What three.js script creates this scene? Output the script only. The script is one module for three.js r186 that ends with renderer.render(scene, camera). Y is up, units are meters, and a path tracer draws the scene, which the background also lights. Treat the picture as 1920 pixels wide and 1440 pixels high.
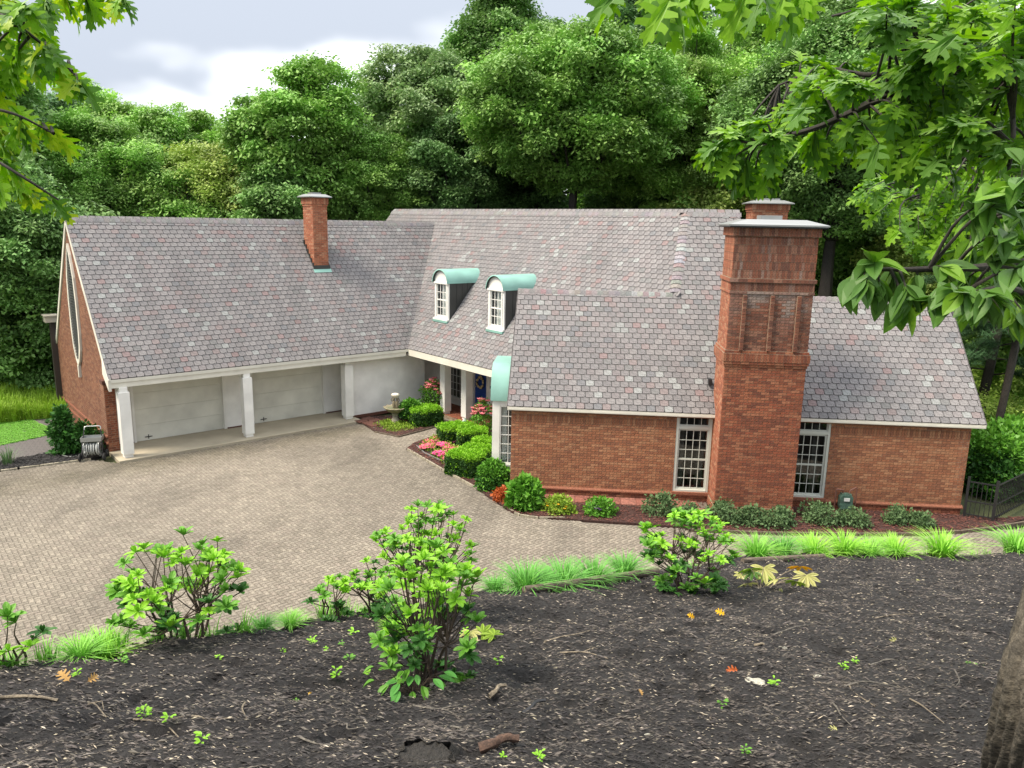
import * as THREE from 'three';
import { mergeGeometries } from 'three/addons/utils/BufferGeometryUtils.js';

// ---------------------------------------------------------------- camera, sky, sun, exposure
const V = (x, y, z) => new THREE.Vector3(x, y, z);
const scene = new THREE.Scene();
const F = 1448.2;                                            // focal length in pixels of a 1920 x 1440 picture
const camera = new THREE.PerspectiveCamera(2 * Math.atan(720 / F) * 180 / Math.PI, 4 / 3, 0.05, 900);
const FW = V(-0.08391287, -0.20577315, -0.97499541), RT = V(0.99579137, 0.01887056, -0.08968531), UP = V(-0.03685354, 0.97841776, -0.20332364);
camera.position.set(0, 7.2, 0);
camera.quaternion.setFromRotationMatrix(new THREE.Matrix4().makeBasis(RT, UP, FW.clone().negate()));
scene.add(camera);
const renderer = new THREE.WebGLRenderer({ antialias: true });
renderer.toneMapping = THREE.LinearToneMapping;
renderer.toneMappingExposure = 3.1;
renderer.shadowMap.enabled = true;

function rng(seed) { let a = seed >>> 0; return () => { a = (a + 0x6D2B79F5) | 0; let t = Math.imul(a ^ (a >>> 15), 1 | a); t = (t + Math.imul(t ^ (t >>> 7), 61 | t)) ^ t; return ((t ^ (t >>> 14)) >>> 0) / 4294967296; }; }
const hash2 = (x, y, s) => { let h = Math.imul(x | 0, 374761393) ^ Math.imul(y | 0, 668265263) ^ Math.imul(s | 0, 2246822519); h = Math.imul(h ^ (h >>> 13), 1274126177); return ((h ^ (h >>> 16)) >>> 0) / 4294967296; };
function noise2(x, y, s = 0) { const xi = Math.floor(x), yi = Math.floor(y); let u = x - xi, v = y - yi; u = u * u * (3 - 2 * u); v = v * v * (3 - 2 * v); const a = hash2(xi, yi, s), b = hash2(xi + 1, yi, s), c = hash2(xi, yi + 1, s), d = hash2(xi + 1, yi + 1, s); return a + (b - a) * u + (c - a) * v + (a - b - c + d) * u * v; }
function fbm(x, y, s = 0, o = 4) { let r = 0, k = 0.5, n = 0; for (let i = 0; i < o; i++) { r += k * noise2(x, y, s + i * 17); n += k; k *= 0.5; x *= 2.03; y *= 2.03; } return r / n; }
const clamp = (x, a = 0, b = 1) => Math.min(b, Math.max(a, x));
const smooth = (a, b, x) => { const t = clamp((x - a) / (b - a)); return t * t * (3 - 2 * t); };
const lerp = (a, b, t) => a + (b - a) * t;

{ // a bright broken overcast: white cloud with blue-grey undersides, alike all round but brightened overhead to add light
  const W = 1024, H = 512, d = new Float32Array(W * H * 4);
  for (let j = 0; j < H; j++) for (let i = 0; i < W; i++) {
    const el = ((j + 0.5) / H - 0.5) * Math.PI, az = ((i + 0.5) / W - 0.5) * 2 * Math.PI, y = Math.sin(el), r = Math.cos(el);
    const k = 1 / (Math.max(y, 0) + 0.2), x = Math.cos(az) * r * k, z = Math.sin(az) * r * k;
    const warp = fbm(x * 1.3 + 7, z * 1.3 + 3, 5, 3) - 0.5;
    const big = fbm(x * 0.9 + 2.05 + warp * 0.8, z * 0.9 + 4.6 + warp * 0.8, 11, 6), fine = fbm(x * 3.1 + 1, z * 3.1 + 9, 23, 5);
    let c = smooth(0.38, 0.62, big * 0.78 + fine * 0.22);
    const low = smooth(0.5, 0.06, y) * 0.22;
    c = clamp(c - low * (1 - c));
    const o = (j * W + i) * 4;
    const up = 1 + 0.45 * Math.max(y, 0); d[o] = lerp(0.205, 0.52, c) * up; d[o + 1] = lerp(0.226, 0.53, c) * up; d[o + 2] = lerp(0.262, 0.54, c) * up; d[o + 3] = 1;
    if (y < 0) { d[o] = 0.2; d[o + 1] = 0.22; d[o + 2] = 0.18; }
  }
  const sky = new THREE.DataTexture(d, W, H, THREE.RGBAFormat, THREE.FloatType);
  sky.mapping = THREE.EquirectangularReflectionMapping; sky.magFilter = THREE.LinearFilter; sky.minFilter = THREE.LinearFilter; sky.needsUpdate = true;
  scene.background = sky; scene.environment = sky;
}
const sun = new THREE.DirectionalLight(0xfff1dc, 2.0);
sun.position.set(-33, 52, -5); sun.target.position.set(0, 0, -20); scene.add(sun, sun.target);
sun.castShadow = true; sun.shadow.radius = 40; sun.shadow.mapSize.set(2048, 2048);
Object.assign(sun.shadow.camera, { left: -60, right: 60, top: 60, bottom: -60, near: 1, far: 200 });

// ---------------------------------------------------------------- helpers
const C0 = camera.position;
const ray = (px, py) => FW.clone().multiplyScalar(F).addScaledVector(RT, px - 960).addScaledVector(UP, 720 - py).normalize();
const onY = (px, py, h = 0) => { const d = ray(px, py); return C0.clone().addScaledVector(d, (h - C0.y) / d.y); };
const at = (px, py, dist) => C0.clone().addScaledVector(ray(px, py), dist);
const project = (p) => { const v = p.clone().sub(C0), w = v.dot(FW); return [960 + F * v.dot(RT) / w, 720 - F * v.dot(UP) / w, w]; };
const inView = (p, m = 0) => { const [x, y, w] = project(p); return w > 0 && x > -m && x < 1920 + m && y > -m && y < 1440 + m; };
const usedNames = new Map();
const numbered = (n) => { const k = usedNames.get(n) || 0; usedNames.set(n, k + 1); return k ? n + '_' + String(k).padStart(3, '0') : n; };
function mesh(name, geo, mat, parent) { const m = new THREE.Mesh(geo, mat); m.name = parent === scene ? numbered(name) : name; m.castShadow = m.receiveShadow = true; parent.add(m); return m; }
function inst(name, geo, mat, mats, parent, colors) { const m = new THREE.InstancedMesh(geo, mat, mats.length); mats.forEach((x, i) => m.setMatrixAt(i, x)); if (colors) colors.forEach((c, i) => m.setColorAt(i, c)); m.name = parent === scene ? numbered(name) : name; m.castShadow = m.receiveShadow = true; m.userData.kind = 'stuff'; parent.add(m); return m; }
function tag(o, label, category, group) { o.userData.label = label; o.userData.category = category; if (group) o.userData.group = group; return o; }
function thing(name, label, category, p = V(0, 0, 0), group) { const o = new THREE.Group(); o.name = numbered(name); o.position.copy(p); scene.add(o); return tag(o, label, category, group); }
const structure = (o) => { o.userData.kind = 'structure'; return o; };
const stuff = (o) => { o.userData.kind = 'stuff'; return o; };
function settle(g, p) { g.position.add(p); g.children.forEach((c) => c.position.sub(p)); return g; }     // moves a thing's origin to its base, its parts staying where they are
function copyOf(root, name, label, group) { const r = root.clone(); r.name = numbered(name); r.userData = { ...root.userData, label: label || root.userData.label }; if (group) r.userData.group = group; scene.add(r); return r; }
const M4 = (p, q, s) => new THREE.Matrix4().compose(p, q || new THREE.Quaternion(), s || V(1, 1, 1));
const E = (x, y, z, o = 'YXZ') => new THREE.Quaternion().setFromEuler(new THREE.Euler(x, y, z, o));
const clean = (g) => { for (const k of Object.keys(g.attributes)) if (!['position', 'normal', 'uv', 'color'].includes(k)) g.deleteAttribute(k); return g; };
function merge(list) { const a = list.map((g) => clean(g.index ? g.toNonIndexed() : g)); const hasC = a.some((g) => g.attributes.color), hasU = a.every((g) => g.attributes.uv); a.forEach((g) => { if (!hasU) g.deleteAttribute('uv'); if (hasC && !g.attributes.color) paint(g, [1, 1, 1]); }); return mergeGeometries(a, false); }
function paint(g, c) { const n = g.attributes.position.count, a = new Float32Array(n * 3); for (let i = 0; i < n; i++) a.set(c, i * 3); g.setAttribute('color', new THREE.BufferAttribute(a, 3)); return g; }
function box(x0, x1, y0, y1, z0, z1) { const g = new THREE.BoxGeometry(x1 - x0, y1 - y0, z1 - z0); g.translate((x0 + x1) / 2, (y0 + y1) / 2, (z0 + z1) / 2); const p = g.attributes.position, n = g.attributes.normal, u = g.attributes.uv; for (let i = 0; i < p.count; i++) { const X = p.getX(i), Y = p.getY(i), Z = p.getZ(i); if (Math.abs(n.getY(i)) > 0.5) u.setXY(i, X, Z); else if (Math.abs(n.getX(i)) > 0.5) u.setXY(i, Z, Y); else u.setXY(i, X, Y); } return g; }
function polyPrism(pts, z0, z1) { const g = new THREE.ExtrudeGeometry(new THREE.Shape(pts.map((p) => new THREE.Vector2(p[0], p[1]))), { depth: z1 - z0, bevelEnabled: false }); g.translate(0, 0, z0); return g; }
function tube(pts, r0, r1, rad = 6, bump = 0, seed = 1) {   // a tapered limb through points
  const n = pts.length, pos = [], uv = [], idx = [], R = rng(seed); let prev = V(0.31, 0.2, 0.93), len = 0;
  for (let i = 0; i < n; i++) {
    const t = pts[Math.min(i + 1, n - 1)].clone().sub(pts[Math.max(i - 1, 0)]).normalize();
    let a = prev.clone().sub(t.clone().multiplyScalar(prev.dot(t))); if (a.lengthSq() < 1e-4) a = V(1, 0, 0).cross(t); a.normalize(); prev = a; const b = t.clone().cross(a), r = lerp(r0, r1, i / (n - 1));
    if (i) len += pts[i].distanceTo(pts[i - 1]);
    for (let k = 0; k <= rad; k++) { const w = k % rad / rad * Math.PI * 2, rr = r * (1 + (k < rad ? bump * (R() - 0.5) : 0)); const p = pts[i].clone().addScaledVector(a, Math.cos(w) * rr).addScaledVector(b, Math.sin(w) * rr); if (k === rad) { const q = pos.length - rad * 3; p.set(pos[q], pos[q + 1], pos[q + 2]); } pos.push(p.x, p.y, p.z); uv.push(k / rad * Math.max(0.05, r0 * 6.3), len); }
  }
  for (let i = 0; i < n - 1; i++) for (let k = 0; k < rad; k++) { const a = i * (rad + 1) + k, b = a + 1, c = a + rad + 1, d = c + 1; idx.push(a, b, c, b, d, c); }
  const g = new THREE.BufferGeometry(); g.setAttribute('position', new THREE.Float32BufferAttribute(pos, 3)); g.setAttribute('uv', new THREE.Float32BufferAttribute(uv, 2)); g.setIndex(idx); g.computeVertexNormals(); return g;
}
function curve(pts, n) { return new THREE.CatmullRomCurve3(pts).getPoints(n); }
const inPoly = (x, z, P) => { let r = false; for (let i = 0, j = P.length - 1; i < P.length; j = i++) { const [a, b] = P[i], [c, d] = P[j]; if ((b > z) !== (d > z) && x < (c - a) * (z - b) / (d - b) + a) r = !r; } return r; };
function sheet(P, y, h = 0) { const g = h ? new THREE.ExtrudeGeometry(new THREE.Shape(P.map((p) => new THREE.Vector2(p[0], -p[1]))), { depth: h, bevelEnabled: false }) : new THREE.ShapeGeometry(new THREE.Shape(P.map((p) => new THREE.Vector2(p[0], -p[1])))); g.rotateX(-Math.PI / 2); g.translate(0, y, 0); return g; }
const xz = (...q) => q.map(([a, b]) => { const p = onY(a, b); return [p.x, p.z]; });

// ---------------------------------------------------------------- materials
function tex(size, fn, srgb = true) { const d = new Uint8Array(size * size * 4); for (let j = 0; j < size; j++) for (let i = 0; i < size; i++) { const c = fn(i / size, j / size, i, j); d.set([c[0] * 255, c[1] * 255, c[2] * 255, 255].map((x) => clamp(x, 0, 255)), (j * size + i) * 4); } const t = new THREE.DataTexture(d, size, size); t.wrapS = t.wrapT = THREE.RepeatWrapping; t.magFilter = t.minFilter = THREE.LinearFilter; if (srgb) t.colorSpace = THREE.SRGBColorSpace; t.needsUpdate = true; return t; }
const tnoise = (u, v, f, s) => { const x = u * f, y = v * f, g = (a, b) => hash2(((a % f) + f) % f, ((b % f) + f) % f, s), xi = Math.floor(x), yi = Math.floor(y); let p = x - xi, q = y - yi; p = p * p * (3 - 2 * p); q = q * q * (3 - 2 * q); return lerp(lerp(g(xi, yi), g(xi + 1, yi), p), lerp(g(xi, yi + 1), g(xi + 1, yi + 1), p), q); };
const tf = (u, v, f, s, o = 4) => { let r = 0, k = 0.5, n = 0; for (let i = 0; i < o; i++) { r += k * tnoise(u, v, f << i, s + i); n += k; k *= 0.55; } return r / n; };
const grain = tex(256, (u, v) => { const n = 0.72 + 0.5 * (tf(u, v, 16, 3, 4) - 0.5) + 0.32 * (tf(u, v, 128, 9, 1) - 0.5); return [n, n, n]; });
const blotch = tex(256, (u, v) => { const n = 0.9 + 0.22 * (tf(u, v, 4, 31, 6) - 0.5); return [n, n * 0.99, n * 0.97]; });
const rough = tex(256, (u, v) => { const n = tf(u, v, 8, 51, 5); return [n, n, n]; }, false);
const rep = (t, s) => { const c = t.clone(); c.repeat.set(s, s); c.needsUpdate = true; return c; };
const std = (r, g, b, o = {}) => new THREE.MeshStandardMaterial({ color: new THREE.Color().setRGB(r, g, b), roughness: 0.85, ...o });
const phys = (r, g, b, o = {}) => new THREE.MeshPhysicalMaterial({ color: new THREE.Color().setRGB(r, g, b), roughness: 0.6, ...o });
const grain1 = rep(grain, 4), grain2 = rep(grain, 1.5), blotch1 = rep(blotch, 0.35), rough1 = rep(rough, 3);
const vary = { map: grain1, vertexColors: true };
const mat = {
  shingle: std(1, 1, 1, { ...vary, roughness: 0.9 }), brick: std(1, 1, 1, { ...vary, roughness: 0.92, bumpMap: rough1, bumpScale: 0.003 }), paver: std(1, 1, 1, { ...vary, roughness: 0.93 }),
  underlay: std(0.06, 0.058, 0.06, { map: grain2 }), mortar: std(0.48, 0.35, 0.245, { map: grain2 }), deck: std(0.18, 0.165, 0.17, { map: grain2 }),
  white: std(0.86, 0.87, 0.87, { roughness: 0.55, map: blotch1 }), stucco: std(0.9, 0.91, 0.92, { map: blotch1, bumpMap: rough1, bumpScale: 0.002 }), trim: std(0.76, 0.75, 0.69, { roughness: 0.6, map: blotch1 }), door: std(0.76, 0.77, 0.72, { roughness: 0.5, map: blotch1 }), frame: std(0.52, 0.54, 0.49, { roughness: 0.5 }),
  copper: std(0.26, 0.5, 0.46, { map: blotch1, roughness: 0.6, metalness: 0.15 }), darkMetal: std(0.075, 0.08, 0.082, { map: blotch1, roughness: 0.42, metalness: 0.55 }), capMetal: std(0.36, 0.38, 0.4, { roughness: 0.4, metalness: 0.5, map: blotch1 }), black: std(0.018, 0.018, 0.02, { roughness: 0.45 }), rubber: std(0.02, 0.02, 0.02, { roughness: 0.8 }),
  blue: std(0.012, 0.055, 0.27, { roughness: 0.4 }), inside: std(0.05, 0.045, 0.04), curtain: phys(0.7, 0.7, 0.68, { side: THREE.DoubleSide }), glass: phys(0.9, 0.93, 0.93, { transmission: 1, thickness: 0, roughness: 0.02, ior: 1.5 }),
  concrete: std(0.4, 0.36, 0.28, { map: blotch1, bumpMap: rough1, bumpScale: 0.003 }), sand: std(0.26, 0.225, 0.18, { map: grain2 }), terracotta: std(0.44, 0.17, 0.125, { map: grain2, roughness: 0.8 }), darkBrick: std(0.2, 0.075, 0.05, { map: grain1 }),
  asphalt: std(0.2, 0.185, 0.18, { map: grain1, roughness: 0.95 }), redMulch: std(0.085, 0.034, 0.026, { map: grain1, bumpMap: rough1, bumpScale: 0.02 }), blackMulch: std(0.026, 0.0245, 0.024, { map: grain1, bumpMap: rough1, bumpScale: 0.015 }), soil: std(0.027, 0.025, 0.025, { map: rep(grain, 3), bumpMap: rep(rough, 4), bumpScale: 0.014, roughness: 1 }),
  lawn: std(0.1, 0.23, 0.035, { map: grain2 }), forestFloor: std(0.07, 0.085, 0.03, { map: rep(blotch, 0.2), bumpMap: rough1, bumpScale: 0.05 }),
  bark: std(0.1, 0.086, 0.07, { map: grain2, bumpMap: rough1, bumpScale: 0.02 }), darkBark: std(0.05, 0.042, 0.036, { map: grain2 }), paleBark: std(0.2, 0.18, 0.15, { map: grain2 }), wood: std(0.34, 0.28, 0.2, { map: grain2 }), timber: std(0.2, 0.155, 0.11, { map: grain2 }), twig: std(0.06, 0.042, 0.03),
  stone: std(0.36, 0.33, 0.27, { map: rep(blotch, 1.5), bumpMap: rough1, bumpScale: 0.01 }), water: phys(0.16, 0.17, 0.1, { roughness: 0.08 }), clay: std(0.3, 0.085, 0.05, { map: grain2, roughness: 0.7 }),
  gasGreen: std(0.12, 0.24, 0.18, { roughness: 0.55, map: grain2 }), pipe: std(0.16, 0.07, 0.05, { roughness: 0.6 }), steel: std(0.4, 0.42, 0.42, { roughness: 0.35, metalness: 0.6 }), hose: std(0.5, 0.52, 0.5, { roughness: 0.45 }),
};
const leafMat = (r, g, b, t = 0.4, rgh = 0.62) => phys(r, g, b, { transmission: t, thickness: 0, roughness: rgh, side: THREE.DoubleSide, specularIntensity: 0.45 });
const L = {
  oak: leafMat(0.23, 0.47, 0.006, 0.62, 0.8), oakDark: leafMat(0.085, 0.22, 0.012, 0.5, 0.7), oakYellow: leafMat(0.38, 0.54, 0.008, 0.62, 0.8), oval: leafMat(0.09, 0.2, 0.035, 0.34, 0.42), ovalLit: leafMat(0.2, 0.4, 0.025, 0.52, 0.5),
  fresh: leafMat(0.25, 0.52, 0.035, 0.3, 0.42), mid: leafMat(0.13, 0.33, 0.035, 0.3, 0.45), deep: leafMat(0.04, 0.13, 0.022, 0.2, 0.4), box: leafMat(0.24, 0.5, 0.022, 0.3, 0.5), boxShaded: leafMat(0.035, 0.1, 0.018, 0.2, 0.5),
  grass: leafMat(0.22, 0.5, 0.07, 0.22, 0.45), grassFar: leafMat(0.3, 0.5, 0.06, 0.3, 0.6), needle: leafMat(0.05, 0.12, 0.045, 0.2, 0.6), juniper: leafMat(0.11, 0.19, 0.075, 0.25), pink: leafMat(0.8, 0.13, 0.33, 0.3), rose: leafMat(0.82, 0.25, 0.3, 0.3), lime: leafMat(0.26, 0.4, 0.04, 0.35), yellow: leafMat(0.72, 0.42, 0.01, 0.35), cream: leafMat(0.52, 0.52, 0.2, 0.35), red: leafMat(0.48, 0.12, 0.03, 0.3), dead: leafMat(0.5, 0.3, 0.1, 0.3), purple: leafMat(0.3, 0.12, 0.42, 0.3),
};
// ---------------------------------------------------------------- pieces that can be picked apart: the ones that show largest are meshes of their own
const pieceLots = {};            // kind -> [{parent, geo, matrix, color, area}]
function piece(kind, parent, geo, matrix, color, sharedKey) { (pieceLots[kind] ||= []).push({ parent, geo, matrix, color, sharedKey }); }
function flushPieces(kind, name, stuffName, material, limit, shared) {
  const lot = pieceLots[kind] || [], n = V(0, 0, 0);
  for (const p of lot) { const c = V(0, 0, 0).applyMatrix4(p.matrix); p.area = p.sharedKey !== undefined && inView(c, -6) && !hiddenBehind(c) ? 1 / c.distanceToSquared(C0) : 0; }
  const order = lot.map((p, i) => i).sort((a, b) => lot[b].area - lot[a].area), single = new Set(order.slice(0, limit).filter((i) => lot[i].area > 0));
  const rest = new Map();
  lot.forEach((p, i) => {
    if (single.has(i)) { const k = p.sharedKey, m = mesh(name, (shared[k] ||= paint(p.geo.clone(), p.color)), material, p.parent); p.matrix.decompose(m.position, m.quaternion, m.scale); }
    else { const g = clean(p.geo.index ? p.geo.toNonIndexed() : p.geo.clone()); g.applyMatrix4(p.matrix); paint(g, p.color); if (!rest.has(p.parent)) rest.set(p.parent, []); rest.get(p.parent).push(g); }
  });
  for (const [parent, list] of rest) stuff(mesh(stuffName, mergeGeometries(list, false), material, parent));
}
let hiddenBehind = () => false;

// ================================================================ the house
// Three wings at 45 degrees. G: garage wing (x = along, z = towards the court), M: entry wing (x along, z out), W: front wing (world axes).
const RG = new THREE.Matrix4().makeRotationY(Math.PI / 4), RM = new THREE.Matrix4().makeRotationY(-Math.PI / 4), RW = new THREE.Matrix4();
const house = thing('brick_house', 'brick house with mottled grey shingle roofs, white garage wing and copper dormers', 'house');
const part = (name, geo, m, R, parent = house) => mesh(name, R === RW ? geo : geo.applyMatrix4(R), m, parent);
const R1 = rng(11);

// ---- shingles
const shingleTones = [[0.352, 0.335, 0.342], [0.328, 0.314, 0.323], [0.373, 0.355, 0.359], [0.307, 0.296, 0.305], [0.349, 0.322, 0.329], [0.441, 0.458, 0.456], [0.378, 0.283, 0.284], [0.373, 0.312, 0.312], [0.275, 0.279, 0.296], [0.299, 0.298, 0.301]];
const pickTone = (R) => { const r = R(); return r < 0.2 ? 0 : r < 0.4 ? 1 : r < 0.56 ? 2 : r < 0.66 ? 3 : r < 0.79 ? 4 : r < 0.84 ? 5 : r < 0.87 ? 6 : r < 0.92 ? 7 : r < 0.955 ? 8 : 9; };
const SHW = 0.228, SHE = 0.18;
function shingleGeo(w) {         // clipped lower corners, laid with its lower edge proud
  const c = Math.min(0.03, w * 0.3), h = w / 2 - 0.0085, T = 0.016, top = SHE + 0.012;
  const o = [[-h, top], [-h, c + 0.008], [-h + c * 0.35, c * 0.35 + 0.004], [-h + c, 0.002], [h - c, 0.002], [h - c * 0.35, c * 0.35 + 0.004], [h, c + 0.008], [h, top]];
  const P = o.map(([x, y]) => [x, y, 0.004 + T * (1 - y / top)]), pos = [], tri = (a, b, d) => pos.push(...a, ...b, ...d);
  for (let i = 1; i < 7; i++) tri(P[0], P[i], P[i + 1]);
  for (let i = 0; i < 7; i++) { const a = P[i], b = P[i + 1], a0 = [a[0], a[1], -0.004], b0 = [b[0], b[1], -0.004]; tri(a, a0, b0); tri(a, b0, b); }
  const g = new THREE.BufferGeometry(); g.setAttribute('position', new THREE.Float32BufferAttribute(pos, 3)); g.setAttribute('uv', new THREE.Float32BufferAttribute(pos.flatMap((v, i) => i % 3 === 2 ? [] : [v]), 2)); g.computeVertexNormals(); return g;
}
const fullShingle = shingleGeo(SHW);
function slope(roof, R, y0, z0, k, range, s1, seed) {          // a shingled slope: eave at (y0, z0), rising k per metre going back
  const q = 1 / Math.hypot(1, k), cos = q, sin = k * q, Rr = rng(seed), rows = Math.ceil(s1 / SHE);
  const B = new THREE.Matrix4().makeBasis(V(1, 0, 0), V(0, sin, -cos), V(0, cos, sin)).setPosition(0, y0, z0), RB = R.clone().multiply(B);
  for (let i = 0; i < rows; i++) {
    const s = i * SHE, [a, b] = range(s + SHE * 0.5); if (b - a < 0.08) continue;
    const off = (i % 2) * SHW / 2 + (Rr() - 0.5) * 0.02;
    for (let x = Math.floor((a - off) / SHW) * SHW + off; x < b; x += SHW) {
      const xa = Math.max(a, x), xb = Math.min(b, x + SHW), w = xb - xa; if (w < 0.05) continue;
      const full = w > SHW - 1e-4, tone = pickTone(Rr), j = (0.9 + 0.2 * fbm(x * 0.45 + seed, s * 0.22, 15, 3)) * (0.95 + Rr() * 0.1) * (1 - 0.1 * smooth(0.6, 0.75, fbm(x * 2.2, s * 0.25 + seed, 17, 2))), g = full ? fullShingle : shingleGeo(w);
      const m = RB.clone().multiply(M4(V((xa + xb) / 2, s, (Rr() - 0.5) * 0.003), E(0, 0, (Rr() - 0.5) * 0.012)));
      piece('shingle', roof, g, m, shingleTones[tone].map((c) => c * j), full ? tone : undefined);
    }
  }
}
function deckSlab(R, y0, z0, k, quad, t, m, roof) {            // the boarding under the shingles; quad = [x, s] corners
  const q = 1 / Math.hypot(1, k), g = polyPrism(quad, -t, -0.004), B = new THREE.Matrix4().makeBasis(V(1, 0, 0), V(0, k * q, -q), V(0, q, k * q)).setPosition(0, y0, z0); g.applyMatrix4(B); return part('roof_deck', g, m, R, roof);
}
function ridge(roof, R, pts, tone0, seed, wid = 0.15, drop = 0.5) {      // overlapping cap shingles along a line
  const Rr = rng(seed), a = V(...pts[0]), b = V(...pts[1]), n = Math.round(a.distanceTo(b) / 0.16), d = b.clone().sub(a).normalize(), list = [];
  const side = d.clone().cross(V(0, 1, 0)).normalize(), nor = side.clone().cross(d).normalize();
  for (let i = 0; i < n; i++) {
    const p = a.clone().lerp(b, i / n), q = a.clone().lerp(b, (i + 1.12) / n), lift = 0.006, P = [];
    for (const [c, l] of [[p, lift + 0.022], [q, lift]]) for (const u of [-1, -0.35, 0.35, 1]) P.push(c.clone().addScaledVector(side, u * wid).addScaledVector(nor, l - Math.abs(u) * Math.abs(u) * wid * drop));
    const low = P.slice(0, 4).map((x) => x.clone().addScaledVector(nor, -0.02)), pos = [], tri = (...v) => v.forEach((x) => pos.push(x.x, x.y, x.z));
    for (let j = 0; j < 3; j++) { tri(P[j], P[j + 1], P[4 + j]); tri(P[j + 1], P[5 + j], P[4 + j]); tri(low[j], low[j + 1], P[j]); tri(low[j + 1], P[j + 1], P[j]); }
    const g = new THREE.BufferGeometry(); g.setAttribute('position', new THREE.Float32BufferAttribute(pos, 3)); g.setAttribute('uv', new THREE.Float32BufferAttribute(pos.flatMap((v, k) => k % 3 === 2 ? [] : [v]), 2)); g.computeVertexNormals();
    const r = Rr(), t = tone0 && r < 0.5 ? [6, 7, 6, 5][Math.floor(Rr() * 4)] : Math.floor(Rr() * 5); list.push(paint(g, shingleTones[t].map((c) => c * (tone0 ? 1.0 + Rr() * 0.16 : 1.02 + Rr() * 0.12))));
  }
  const g = mergeGeometries(list, false); g.applyMatrix4(R); stuff(mesh('ridge_cap', g, mat.shingleDouble, roof));
}
mat.shingleDouble = mat.shingle.clone(); mat.shingleDouble.side = THREE.DoubleSide;

const KG = 1.165, GY = 2.47, GZ = -24.37, GRZ = -28.31, GRY = 7.06, GX0 = 5.2;       // garage wing roof
const KM = 1.17, MY = 2.47, MZ = -15.38, MRY = 7.58, MRZ = MZ - (MRY - MY) / KM;       // entry wing roof
const WY = 2.46, WZ = -19.63, WRL = 5.29, WRH = 7.57, WX0 = -1.8, WX1 = 10.2;          // front wing roof, 45 degrees
const hG = Math.hypot(1, KG), hM = Math.hypot(1, KM), hW = Math.SQRT2;
const group = (name, parent = house) => { const g = new THREE.Group(); g.name = name; parent.add(g); return g; };
const roofG = group('roof'), roofM = group('roof'), roofW = group('roof');
const gLen = (GRY - GY) / KG * hG;
// garage: right end runs under the entry slope along the valley
slope(roofG, RG, GY, GZ, KG, (s) => [GX0 - 0.05, 15.38 + s / hG * KG / KM + 0.3], gLen, 21);
// entry slope: from the valley (or the far gable above the garage ridge) to the hip with the front wing
const mA = (y) => -MZ + (y - MY) / KM, hipX = (y) => mA(y) + Math.SQRT2 * (WZ - (y - WY));          // along-coordinate of the hip at height y
const mRight = (y) => y > WRL ? hipX(y) : Math.max(mA(y) + Math.SQRT2 * (WZ - (WRL - WY) - (WRL - y)), WX0 * Math.SQRT2 - mA(y)) + 0.2;
slope(roofM, RM, MY, MZ, KM, (s) => { const y = MY + s / hM * KM; const left = y < GRY - 0.1 ? GZ - (y - MY) / KG - 0.35 : -32.5; return [left, mRight(y)]; }, (MRY - MY) / KM * hM, 22);
// front wing slope
const hipWX = (y) => { const z = WZ - (y - WY); const a = -MZ + (y - MY) / KM; return a * Math.SQRT2 + z; };
const WHX1 = 4.78;
slope(roofW, RW, WY, WZ, 1, (s) => { const y = WY + s / hW; return y < WRL ? [WX0, WX1] : [hipWX(y), WHX1]; }, (WRH - WY) * hW, 23);
deckSlab(RG, GY, GZ, KG, [[GX0 - 0.03, 0], [15.38, 0], [19.3, gLen], [GX0 - 0.03, gLen]], 0.1, mat.underlay, roofG);
deckSlab(RM, MY, MZ, KM, [[GZ, 0], ...[MY, 2.8, 3.2, 3.6, 4.2, 5.2].map((y) => [mRight(y), (y - MY) / KM * hM]), [hipX(WRL), (WRL - MY) / KM * hM], [hipX(MRY), (MRY - MY) / KM * hM], [-32.45, (MRY - MY) / KM * hM], [-32.45, (GRY - 0.5 - MY) / KM * hM], [-28.3, (GRY - MY) / KM * hM]], 0.1, mat.underlay, roofM);
deckSlab(RW, WY, WZ, 1, [[WX0, 0], [WX1, 0], [WX1, (WRL - WY) * hW], [WHX1, (WRL - WY) * hW], [WHX1, (WRH - WY) * hW], [hipWX(WRH), (WRH - WY) * hW], [hipWX(WRL), (WRL - WY) * hW], [WX0, (WRL - WY) * hW]], 0.1, mat.underlay, roofW);
// far slopes, seen from nowhere near the road but closing the roofs
const back = (R, zr, yr, k, x0, x1, x0b, x1b, run, roof) => { const g = new THREE.BufferGeometry(); const P = [[x0, yr, zr], [x1, yr, zr], [x1b, yr - k * run, zr - run], [x0b, yr - k * run, zr - run]]; const f = [], t = (a, b, c) => f.push(...P[a], ...P[b], ...P[c]); t(1, 0, 3); t(1, 3, 2); g.setAttribute('position', new THREE.Float32BufferAttribute(f, 3)); g.setAttribute('uv', new THREE.Float32BufferAttribute(f.flatMap((v, i) => i % 3 === 1 ? [] : [v]), 2)); g.computeVertexNormals(); part('far_slope', g, mat.deckDouble, R, roof); };
mat.deckDouble = mat.deck.clone(); mat.deckDouble.side = THREE.DoubleSide;
back(RG, GRZ, GRY, KG, GX0 - 0.05, 19.4, GX0 - 0.05, 23, 3.95, roofG);
back(RM, MRZ, MRY, KM, -32.5, hipX(MRY), -32.5, hipX(MRY) + 1.5, 4.3, roofM);
back(RW, WZ - (WRH - WY), WRH, 1, hipWX(WRH) - 0.2, WHX1, hipWX(WRH) - 2, WHX1, 5, roofW);
back(RW, WZ - (WRL - WY), WRL, 1, WX0, WX1, WX0, WX1, 2.8, roofW);
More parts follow.
